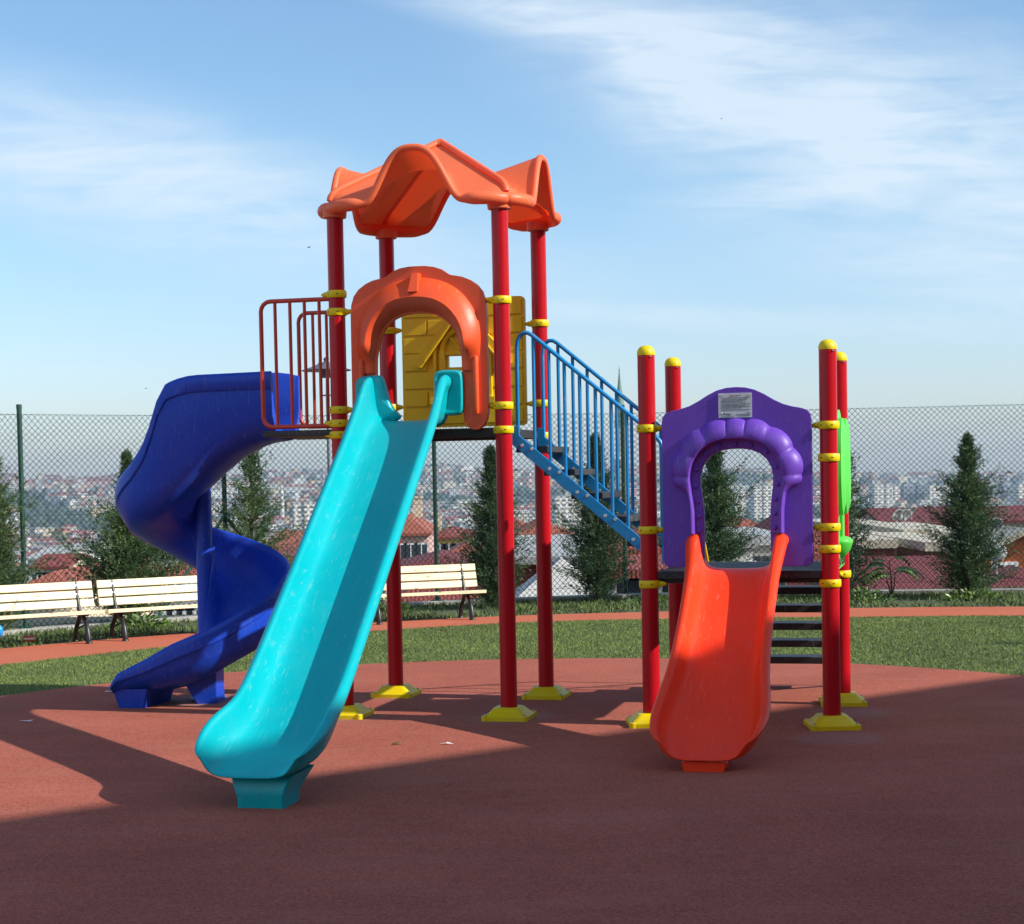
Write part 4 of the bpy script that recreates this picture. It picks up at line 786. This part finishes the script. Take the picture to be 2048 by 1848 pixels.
def house(px0, px1, pe, pb, Y, label, wall, roof, rt, rh=0, dep=8, rot=0, win=None, cat='house', name='house', frame=True, dishes=(), chim=0, over=.25):
    """front between photo columns px0..px1 at depth Y, eaves at row pe; goes down to the slope"""
    p0, p1 = at(px0, pe, Y), at(px1, pe, Y); cx = (p0.x+p1.x)/2; wd = p1.x-p0.x; ze = (p0.z+p1.z)/2
    q0 = at((px0+px1)/2, pb, Y).z; zb = min(q0, terr(cx, Y))-1.5
    r = empty(name, (cx, Y, zb), rot, label=label, cat=cat); hh = ze-zb
    b = MB(); x0, x1 = -wd/2, wd/2; b.prism([(x0, 0), (x1, 0), (x1, dep), (x0, dep)], lambda x, y, z: (x, y, z), 0, hh)
    if rt == 'gable_x': b.add([(x0, 0, hh), (x1, 0, hh), (0, 0, hh+rh*.97), (x0, dep, hh), (x1, dep, hh), (0, dep, hh+rh*.97)], [(0, 1, 2), (3, 5, 4)])
    if rt == 'gable_y': b.add([(x0, 0, hh), (x0, dep, hh), (x0, dep/2, hh+rh*.97), (x1, 0, hh), (x1, dep, hh), (x1, dep/2, hh+rh*.97)], [(0, 1, 2), (3, 5, 4)])
    b.build('wall', M['wall_'+wall], r, smooth=0)
    b = MB(); o = over; z = hh+.02
    if rt == 'flat': b.prism([(x0-o*.4, -o*.4), (x1+o*.4, -o*.4), (x1+o*.4, dep+o*.4), (x0-o*.4, dep+o*.4)], lambda x, y, zz: (x, y, zz), z, z+.25)
    else:
        if rt == 'hip': k = min(wd, dep)/2*.9; rv = [(x0+k, dep/2, z+rh), (x1-k, dep/2, z+rh)] if wd >= dep else [(0, k, z+rh), (0, dep-k, z+rh)]
        elif rt == 'gable_y': rv = [(x0-o, dep/2, z+rh), (x1+o, dep/2, z+rh)]
        else: rv = [(0, -o, z+rh), (0, dep+o, z+rh)]
        c = [(x0-o, -o, z), (x1+o, -o, z), (x1+o, dep+o, z), (x0-o, dep+o, z)]; d = .16
        vs = c+rv; lo_ = [(x, y, zz-d) for x, y, zz in c]+[(x, y, zz-d) for x, y, zz in rv]
        fs = [(0, 1, 5, 4), (2, 3, 4, 5)] if rt == 'gable_y' else [(1, 2, 5, 4), (3, 0, 4, 5)] if rt == 'gable_x' else [(0, 1, 5, 4), (1, 2, 5), (2, 3, 4, 5), (3, 0, 4)] if (rt == 'gable_y' or (rt == 'hip' and wd >= dep)) else [(0, 1, 4), (1, 2, 5, 4), (2, 3, 5), (3, 0, 4, 5)]
        b.add(vs+lo_, fs+[tuple(i+6 for i in f)[::-1] for f in fs]+[(i, (i+1) % 4, 6+(i+1) % 4, 6+i) for i in range(4)] if rt == 'hip' else fs)
    ro = b.build('roof', M['roof_'+roof], r, smooth=0, solid=(.14 if rt.startswith('gable') else 0))
    for i in range(chim): b = MB(); b.box((x0+wd*(.2+.5*i), dep*.5, z+rh+.35), (.5, .5, 1.1)); b.box((x0+wd*(.2+.5*i), dep*.5, z+rh+.95), (.62, .62, .1)); b.build('chimney', M['wall_cream'], ro, smooth=0)
    if win:
        nxw, nzw, ww, wh, top = win
        for i in range(nxw):
            for j in range(nzw):
                xx = x0+wd*(i+.5)/nxw; zz = hh-top-wh/2-j*(wh+top*.9)
                if zz < .6: continue
                b = MB()
                if frame: b.box((xx, -.03, zz), (ww+.16, .06, wh+.16))
                b.box((xx, -.045 if frame else -.02, zz), (ww, .05, wh), mi=1)
                if frame: b.box((xx, -.065, zz), (.06, .05, wh)); b.box((xx, -.06, zz-wh/2-.06), (ww+.24, .14, .07))
                b.build('window', [M['window_frame'], M['window_glass']], r, smooth=0)
    for dx, dy, az in dishes: dish(r, (x0+wd*dx, dep*dy, z+(.2 if rt == 'flat' else .3)), az)
    return r
G = house
# right side, just below the terrace
G(1690, 1905, 1186, 1240, 36, 'near house with a broad red tiled roof below the sapling', 'maroon', 'maroon', 'gable_y', .52, 5, 0, None, dishes=((.12, .1, .4),))
G(1965, 2180, 1182, 1240, 38, 'near house with a red tiled roof below the right edge', 'maroon', 'maroon', 'hip', .42, 3, 0, None, dishes=((.2, .2, 2.7), (.55, .1, .3)))
G(1712, 1788, 1098, 1200, 52, 'maroon block house with a flat beige roof behind the sapling', 'maroon', 'beige', 'flat', 0, 9, 0, None)
G(1788, 1812, 1092, 1190, 54, 'narrow pink house wall between the maroon house and the grey block', 'pink', 'beige', 'flat', 0, 9)
G(1812, 1855, 1076, 1190, 58, 'grey block house with one white framed window left of the thick conifer', 'grey', 'beige', 'flat', 0, 8, 0, (1, 1, .55, .9, 2.0), dishes=((.3, .3, .5), (.7, .3, .4)))
G(1856, 1935, 1103, 1190, 50, 'maroon house with a pale flat roof behind the thick conifer', 'maroon', 'beige', 'flat', 0, 8)
G(1706, 1830, 1066, 1120, 78, 'wide low house with a sunlit beige roof', 'cream', 'beige', 'flat', 0, 14)
G(1825, 1995, 1080, 1110, 74, 'second wide low house with a pale flat roof', 'cream', 'beige', 'flat', 0, 16)
G(1777, 1980, 1049, 1075, 96, 'long grey house with a dark red roof and satellite dishes', 'grey', 'maroon', 'gable_y', .75, 9, 0, None, dishes=((.1, -.02, .5), (.16, -.02, .5), (.22, -.02, .4)), over=.4)
G(1990, 2150, 1043, 1075, 98, 'long grey house with a maroon roof at the right edge', 'grey', 'maroon', 'gable_y', .7, 9, 0, None, over=.4)
G(1968, 2130, 1113, 1190, 45, 'orange gabled house at the right edge', 'orange', 'beige', 'gable_x', .62, 3, 0, (2, 1, .5, .45, .2), dishes=((.1, -.05, .3),))
G(1960, 2080, 1086, 1110, 70, 'pale roofed shed behind the orange gabled house', 'cream', 'beige', 'flat', 0, 12)
# between the stairs and the purple panel
G(1000, 1148, 1122, 1230, 34, 'maroon wall house with a long grey roof behind the stair posts', 'maroon', 'lightgrey', 'gable_y', .28, 7, 0, None)
G(1035, 1215, 1199, 1240, 29, 'white roofed shed at the wall left of the stair tree', 'white', 'white', 'hip', .60, 2.2, 0, None, over=.05)
G(1020, 1145, 1080, 1120, 62, 'house with an orange tiled roof seen under the blue stairs', 'white', 'orange', 'hip', .55, 8, 0, (4, 1, .7, .8, .25))
G(980, 1060, 1066, 1100, 95, 'small house with a red roof between the two front right posts', 'pink', 'tile', 'hip', .8, 8, 0, (3, 1, .8, .8, .4), chim=1)
G(1228, 1345, 1100, 1240, 33, 'dark house with white framed windows right of the stair tree', 'brown', 'tile', 'hip', .35, 7, 0, (4, 1, .42, .55, .18))
G(1232, 1372, 1148, 1240, 29.5, 'white house with tall windows behind the left post of the purple panel', 'white', 'tile', 'gable_y', .16, 3, 0, (4, 1, .28, .42, .10))
# through the purple arch and behind it
G(1455, 1545, 1064, 1105, 82, 'house with a red tiled roof and white dormer seen through the purple arch', 'maroon', 'orange', 'hip', .55, 8, 0, (5, 1, .7, .6, .2))
G(1465, 1512, 1087, 1105, 70, 'low white shed in front of the tiled house seen through the arch', 'white', 'orange', 'gable_y', .35, 5)
G(1440, 1505, 1098, 1190, 40, 'white house front with a tall window seen above the red slide', 'white', 'lightgrey', 'flat', 0, 7, 0, (2, 1, .35, .75, .35))
G(1505, 1572, 1092, 1190, 46, 'grey house with narrow dark windows above the red slide', 'grey', 'lightgrey', 'flat', 0, 7, 0, (4, 1, .16, .9, .25), frame=False)
G(1560, 1700, 1108, 1190, 48, 'maroon house behind the right post of the purple panel', 'maroon', 'tile', 'hip', .8, 9)
# centre, behind the middle bench
G(768, 853, 1067, 1160, 100, 'pink apartment house with white framed windows and a red hipped roof', 'pink', 'orange', 'hip', .95, 10, 0, (4, 4, .62, .80, .62), chim=2, cat='apartment house')
G(853, 942, 1074, 1160, 118, 'yellow apartment house left of the dark conifer', 'yellow', 'tile', 'hip', .45, 10, 0, (5, 3, .8, .8, .5), chim=1, cat='apartment house')
G(795, 950, 1140, 1240, 42, 'near house with a wide maroon roof behind the middle bench', 'maroon', 'maroon', 'hip', .28, 5, 0, None)
G(760, 1010, 1225, 1250, 31, 'low near building with a red roof right behind the fence at the middle bench', 'maroon', 'tile', 'hip', .62, 6, 0, None)
G(905, 960, 1108, 1140, 70, 'small white house with a red roof beside the dark conifer', 'white', 'orange', 'hip', .4, 6)
# left, behind the benches and the spiral slide
G(55, 140, 1176, 1240, 44, 'near house with a red tiled roof above the left bench', 'cream', 'orange', 'hip', .36, 7)
G(125, 226, 1176, 1240, 50, 'near house with a red hipped roof left of the bushy conifer', 'cream', 'orange', 'hip', .46, 8, 0, None)
G(70, 130, 1136, 1160, 90, 'cream house row with small windows above the red roofs at left', 'cream', 'tile', 'gable_y', .5, 6, 0, (6, 1, .5, .7, .3))
G(56, 112, 1118, 1140, 130, 'white hall with a rounded pale roof at left', 'white', 'lightgrey', 'gable_y', .5, 12)
G(98, 192, 1096, 1126, 210, 'long glass fronted hall with a white frame at left', 'white', 'lightgrey', 'flat', 0, 8, 0, (1, 1, 4.6, .95, .18), name='hall', cat='hall')
G(150, 190, 1116, 1136, 160, 'small white framed workshop below the glass hall', 'white', 'lightgrey', 'flat', 0, 6, 0, (1, 1, 1.35, .6, .15), name='hall', cat='hall')
G(285, 362, 1096, 1120, 190, 'white terraced hall right of the bushy conifer', 'white', 'lightgrey', 'flat', 0, 8, 0, (6, 2, 1.2, .35, .2), name='hall', cat='hall')
G(330, 420, 1150, 1180, 62, 'house with a red roof behind the spiral slide column', 'pink', 'orange', 'hip', .6, 8, 0, (4, 1, .5, .6, .3), chim=1)
G(545, 640, 1096, 1190, 80, 'white house with a red roof left of the turquoise slide', 'white', 'orange', 'gable_y', .55, 8, 0, (5, 2, .55, .8, .55))
G(520, 600, 1130, 1240, 52, 'yellow house behind the fence brace', 'cream', 'tile', 'flat', 0, 7, 0, (4, 1, .4, .5, .4))
G(320, 400, 1214, 1250, 30, 'white and orange striped shed under the left bench', 'orange', 'lightgrey', 'flat', 0, 2, 0, (4, 1, .16, .28, .06))
# mosque minaret beside the stairs
P = at(1243, 1015, 545); zb = terr(P.x, 545)-1; mr = empty('minaret', (P.x, 545, zb), label='slender white minaret with a green pointed cap behind the blue stair rails', cat='minaret')
hz = lambda py: at(1243, py, 545).z-zb
M['minaret_stone'] = mat('minaret_stone', (.62, .58, .50), .8, .1, .3); M['copper_green'] = mat('copper_green', (.10, .19, .15), .5, .2, .3)
b = MB(); b.lathe([(2.2, 0), (2.2, hz(1040)), (1.75, hz(1030)), (1.62, hz(935)), (2.5, hz(928)), (2.55, hz(916)), (1.5, hz(915)), (1.45, hz(852))], (0, 0, 0), 12); b.build('shaft', M['minaret_stone'], mr, smooth=0)
b = MB(); b.lathe([(1.75, hz(852)), (1.6, hz(838)), (1.15, hz(800)), (.5, hz(768)), (.12, hz(742)), (.25, hz(740)), (.1, hz(737)), (.05, hz(733)), (0, hz(732))], (0, 0, 0), 12); b.build('spire', M['copper_green'], mr, smooth=40)
# second tiny minaret far off
P = at(564, 1000, 1900); zb = terr(P.x, 1900)-1; mr = empty('minaret', (P.x, 1900, zb), label='tiny far white minaret right of the open layered conifer', cat='minaret'); h_ = at(564, 968, 1900).z-zb
b = MB(); b.lathe([(2.2, 0), (2.0, h_*.6), (2.9, h_*.62), (1.8, h_*.64), (1.7, h_*.8)], (0, 0, 0), 10); b.build('shaft', M['minaret_stone'], mr, smooth=0); b = MB(); b.lathe([(1.9, h_*.8), (0, h_)], (0, 0, 0), 10); b.build('spire', M['minaret_stone'], mr, smooth=0)

# ------------------------------------------------------------------ the hazy city
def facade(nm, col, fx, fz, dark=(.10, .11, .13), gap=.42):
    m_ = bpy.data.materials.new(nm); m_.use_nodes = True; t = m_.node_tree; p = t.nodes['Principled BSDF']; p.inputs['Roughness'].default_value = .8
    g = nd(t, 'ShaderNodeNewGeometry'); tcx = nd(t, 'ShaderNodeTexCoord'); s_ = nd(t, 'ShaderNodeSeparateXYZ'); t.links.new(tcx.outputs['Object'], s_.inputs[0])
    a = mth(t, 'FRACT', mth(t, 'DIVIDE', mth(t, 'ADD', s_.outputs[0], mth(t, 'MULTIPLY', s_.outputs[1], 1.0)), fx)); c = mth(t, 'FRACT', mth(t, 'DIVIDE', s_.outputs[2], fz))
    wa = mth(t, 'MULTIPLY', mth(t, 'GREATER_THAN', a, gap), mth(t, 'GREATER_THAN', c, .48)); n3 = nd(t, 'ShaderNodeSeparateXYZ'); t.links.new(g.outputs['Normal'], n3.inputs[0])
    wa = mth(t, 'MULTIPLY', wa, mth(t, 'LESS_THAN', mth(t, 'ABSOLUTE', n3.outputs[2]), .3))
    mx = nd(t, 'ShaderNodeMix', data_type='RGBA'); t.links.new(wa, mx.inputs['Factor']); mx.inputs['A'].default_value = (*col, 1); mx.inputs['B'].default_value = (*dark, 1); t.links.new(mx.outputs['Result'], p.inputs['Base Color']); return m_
FM = {k: facade('facade_'+k, c, 3.2, 3.0) for k, c in (('white', (.66, .65, .62)), ('cream', (.62, .54, .40)), ('pink', (.55, .37, .31)), ('grey', (.34, .35, .37)), ('ochre', (.55, .38, .18)))}
TW = facade('tower_facade', (.68, .64, .56), 5.0, 3.1, (.16, .16, .17), .35); TWD = facade('shaded_tower_facade', (.17, .19, .23), 5.0, 3.1, (.08, .09, .11), .4)  # second is a dark copy: the slabs' shade is put into its colour
def tower(px0, px1, pt, pb, Y, label, m_, dep=16):
    p0, p1 = at(px0, pt, Y), at(px1, pt, Y); cx = (p0.x+p1.x)/2; wd = p1.x-p0.x; zb = min(at(px0, pb, Y).z, terr(cx, Y))-2; h_ = p0.z-zb
    r = empty('apartment_tower', (cx, Y, zb), R(12), label=label, cat='apartment tower', group='apartment towers on the skyline'); b = MB(); b.box((0, 0, h_/2), (wd*.95, dep, h_)); b.build('wall', m_, r, smooth=0)
    b = MB(); b.box((0, 0, h_+.5), (wd*.97, dep+.4, 1.0)); b.box((wd*.1, 0, h_+2), (wd*.3, 4, 2.4)); b.build('roof', M['roof_lightgrey'], r, smooth=0)
for a in ((1742, 1763, 971, 1030, 2050, 'leftmost pale apartment tower right of the green panel', TW), (1765, 1781, 972, 1030, 2060, 'pale apartment tower second from left on the right skyline', TW), (1782, 1795, 973, 1022, 2080, 'narrow pale apartment tower beside a shaded slab on the right skyline', TW),
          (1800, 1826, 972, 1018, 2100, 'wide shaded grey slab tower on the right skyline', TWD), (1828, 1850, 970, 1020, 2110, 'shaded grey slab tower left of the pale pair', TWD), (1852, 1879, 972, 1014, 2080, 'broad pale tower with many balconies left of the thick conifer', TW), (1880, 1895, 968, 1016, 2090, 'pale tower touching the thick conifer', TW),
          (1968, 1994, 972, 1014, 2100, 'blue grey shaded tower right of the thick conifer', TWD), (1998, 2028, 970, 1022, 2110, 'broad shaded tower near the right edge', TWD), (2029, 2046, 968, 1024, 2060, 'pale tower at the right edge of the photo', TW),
          (1502, 1518, 974, 1011, 1850, 'left white tower of the pair seen through the purple arch', TW), (1521, 1541, 972, 1011, 1860, 'right white tower of the pair seen through the purple arch', TW), (1464, 1474, 982, 1008, 1950, 'pale narrow tower beside the arch conifer', TW), (1476, 1488, 980, 1008, 1960, 'pale small tower left of the white pair in the arch', TW),
          (585, 600, 1008, 1052, 1250, 'left pale tower block left of the turquoise slide', TW), (606, 630, 1008, 1048, 1260, 'right pale tower block touching the turquoise slide', TW), (1103, 1160, 995, 1022, 1350, 'long white terraced block under the blue stairs', TW), (1125, 1150, 984, 1000, 1500, 'white stepped block above the terraced block under the stairs', TW)): tower(*a)
secs = [(0, 240, 'left of the spiral slide'), (240, 440, 'behind the spiral slide'), (440, 660, 'between spiral and turquoise slides'), (660, 1000, 'between turquoise slide and tower post'), (1000, 1290, 'below the blue stairs'), (1290, 1680, 'around the purple panel'), (1680, 2048, 'right of the green panel')]
rnd = random.Random(77); cand = []
for i in range(9000):
    Y = 520+(rnd.random()**.62)*2850; px = rnd.uniform(-60, 2110); x = at(px, 1000, Y).x
    if Y < 1300 and rnd.random() < .35: continue
    d_ = math.sin(x*.009+2)*math.cos(Y*.0065)+.45*math.sin(x*.023+Y*.011)
    if d_ < -.22 or (px > 1700 and Y > 1500 and rnd.random() < .45): continue
    fl = rnd.choice([2, 3, 3, 4, 4, 5]) if Y > 700 else rnd.choice([2, 3]); wd = rnd.uniform(8, 15) if rnd.random() < .88 else rnd.uniform(20, 46); cand.append((wd*fl*3/Y**2, x, Y, px, wd, rnd.uniform(8, 13), fl*3.0))
cells = set(); keep = []
for c in sorted(cand, key=lambda q: -q[0]):
    k = (int(c[1]/17), int(c[2]/22))
    if k in cells: continue
    cells.add(k); keep.append(c)
BW, BRF = list(FM), ['roof_tile', 'roof_orange', 'roof_lightgrey', 'roof_beige', 'roof_tile']
def bldg(b, x, y, z, wd, dp, h_, a, rt):
    q = Matrix.Rotation(a, 3, 'Z'); f_ = lambda p: q @ Vector(p)+Vector((x, y, z)); w2, d2 = wd/2, dp/2
    b.add([f_(p) for p in ((-w2, -d2, -4), (w2, -d2, -4), (w2, d2, -4), (-w2, d2, -4), (-w2, -d2, h_), (w2, -d2, h_), (w2, d2, h_), (-w2, d2, h_))], [(0, 1, 5, 4), (1, 2, 6, 5), (2, 3, 7, 6), (3, 0, 4, 7)], 0)
    o = .5; w2 += o; d2 += o; hr = h_+(.02)
    if rt == 'hip': k = min(w2, d2)*.9; rh = k*.42; b.add([f_(p) for p in ((-w2, -d2, hr), (w2, -d2, hr), (w2, d2, hr), (-w2, d2, hr), (-w2+k, 0, hr+rh), (w2-k, 0, hr+rh))], [(0, 1, 5, 4), (1, 2, 5), (2, 3, 4, 5), (3, 0, 4), (3, 2, 1, 0)], 1)
    else: b.add([f_(p) for p in ((-w2, -d2, hr), (w2, -d2, hr), (w2, d2, hr), (-w2, d2, hr), (-w2, -d2, hr+.6), (w2, -d2, hr+.6), (w2, d2, hr+.6), (-w2, d2, hr+.6))], [(0, 1, 5, 4), (1, 2, 6, 5), (2, 3, 7, 6), (3, 0, 4, 7), (4, 5, 6, 7), (3, 2, 1, 0)], 1)
big = {}
for i, c in enumerate(keep):
    _, x, Y, px, wd, dp, h_ = c; wl = rnd.choices(BW, [6, 5, 3, 2.2, 1.2])[0]; rf = rnd.choices(BRF, [2.2, 1.4, 4, 3, .8])[0]; rt = 'flat' if rf in ('roof_lightgrey', 'roof_beige') else 'hip'; a = rnd.gauss(.15, .35); z = terr(x, Y)
    if i < 250:
        b = MB(); bldg(b, 0, 0, 0, wd, dp, h_, a, rt); o = b.build('city_house', [FM[wl], M[rf]], smooth=0, recalc=False); o.location = (x, Y, z)
        sec = next((s_[2] for s_ in secs if s_[0] <= px < s_[1]), 'beyond the photo edge'); band = 'nearer slope' if Y < 900 else 'valley' if Y < 1400 else 'far slope'
        rl = {'roof_tile': 'dark red tiled roof', 'roof_orange': 'orange tiled roof', 'roof_lightgrey': 'flat grey roof', 'roof_beige': 'flat beige roof'}[rf]
        lb = '%s house with %s, %s, %s' % (wl, rl, band, sec); tag(o, lb, 'house', lb+' (group)')
    else: big.setdefault((wl, rf), []).append((x, Y, z, wd, dp, h_, a, rt))
b = MB(); ms = []
for (wl, rf), lst in big.items():
    i0 = len(ms); ms += [FM[wl], M[rf]]
    for q in lst:
        n0 = len(b.m); bldg(b, *q)
        for j in range(n0, len(b.m)): b.m[j] += i0
tag(b.build('distant_city', ms, smooth=0, recalc=False), kind='stuff')
# tree cover between the houses, far off: one mass of small crowns
M['far_tree'] = mat('far_tree', (.035, .058, .030), .9, .4, .05); V, Fq = [], []; rg = np.random.default_rng(5)
oct_ = []
for zz, rr, k in ((0, .75, 7), (.45, 1.0, 7), (.8, .75, 7), (1.05, .25, 7)): oct_ += [(rr*math.cos(2*PI*j/k), rr*math.sin(2*PI*j/k), zz) for j in range(k)]
oct_ = np.array(oct_); of = [(i*7+j, i*7+(j+1) % 7, i*7+7+(j+1) % 7, i*7+7+j) for i in range(3) for j in range(7)]; of = np.array(of)
for i in range(9000):
    Y = 130+(rg.random()**.65)*3200; px = rg.uniform(-80, 2130); x = at(px, 1000, Y).x; d_ = math.sin(x*.009+2)*math.cos(Y*.0065)+.45*math.sin(x*.023+Y*.011)
    if d_ > .1 and rg.random() < .75: continue
    s_ = rg.uniform(3.5, 8.0)*(1 if Y > 500 else .6); q = oct_*np.array([s_, s_, s_*rg.uniform(.9, 1.5)])*(1+rg.normal(0, .16, (28, 1))); V.append(q+np.array([x, Y, terr(x, Y)-1])); Fq.append(of+28*(len(V)-1))
tag(raw('distant_trees', np.concatenate(V), np.concatenate(Fq), M['far_tree'], smooth=False), kind='stuff')

# ------------------------------------------------------------------ haze
hm = bpy.data.materials.new('haze'); hm.use_nodes = True; t = hm.node_tree; t.nodes.remove(t.nodes['Principled BSDF']); pv = nd(t, 'ShaderNodeVolumePrincipled', Density=.00018, Anisotropy=.25); pv.inputs['Color'].default_value = (.66, .84, 1, 1); t.links.new(pv.outputs[0], t.nodes['Material Output'].inputs['Volume'])
b = MB(); zl = min(v[2] for v in [(0, 0, terr(x, y)) for y in ys for x in (-.62*y-60, -.3*y, 0, .3*y, .62*y+60)])-6
b.box((0, 2150, (zl+62)/2), (6200, 4600, 62-zl)); o = b.build('haze', hm, smooth=0); tag(o, kind='stuff')
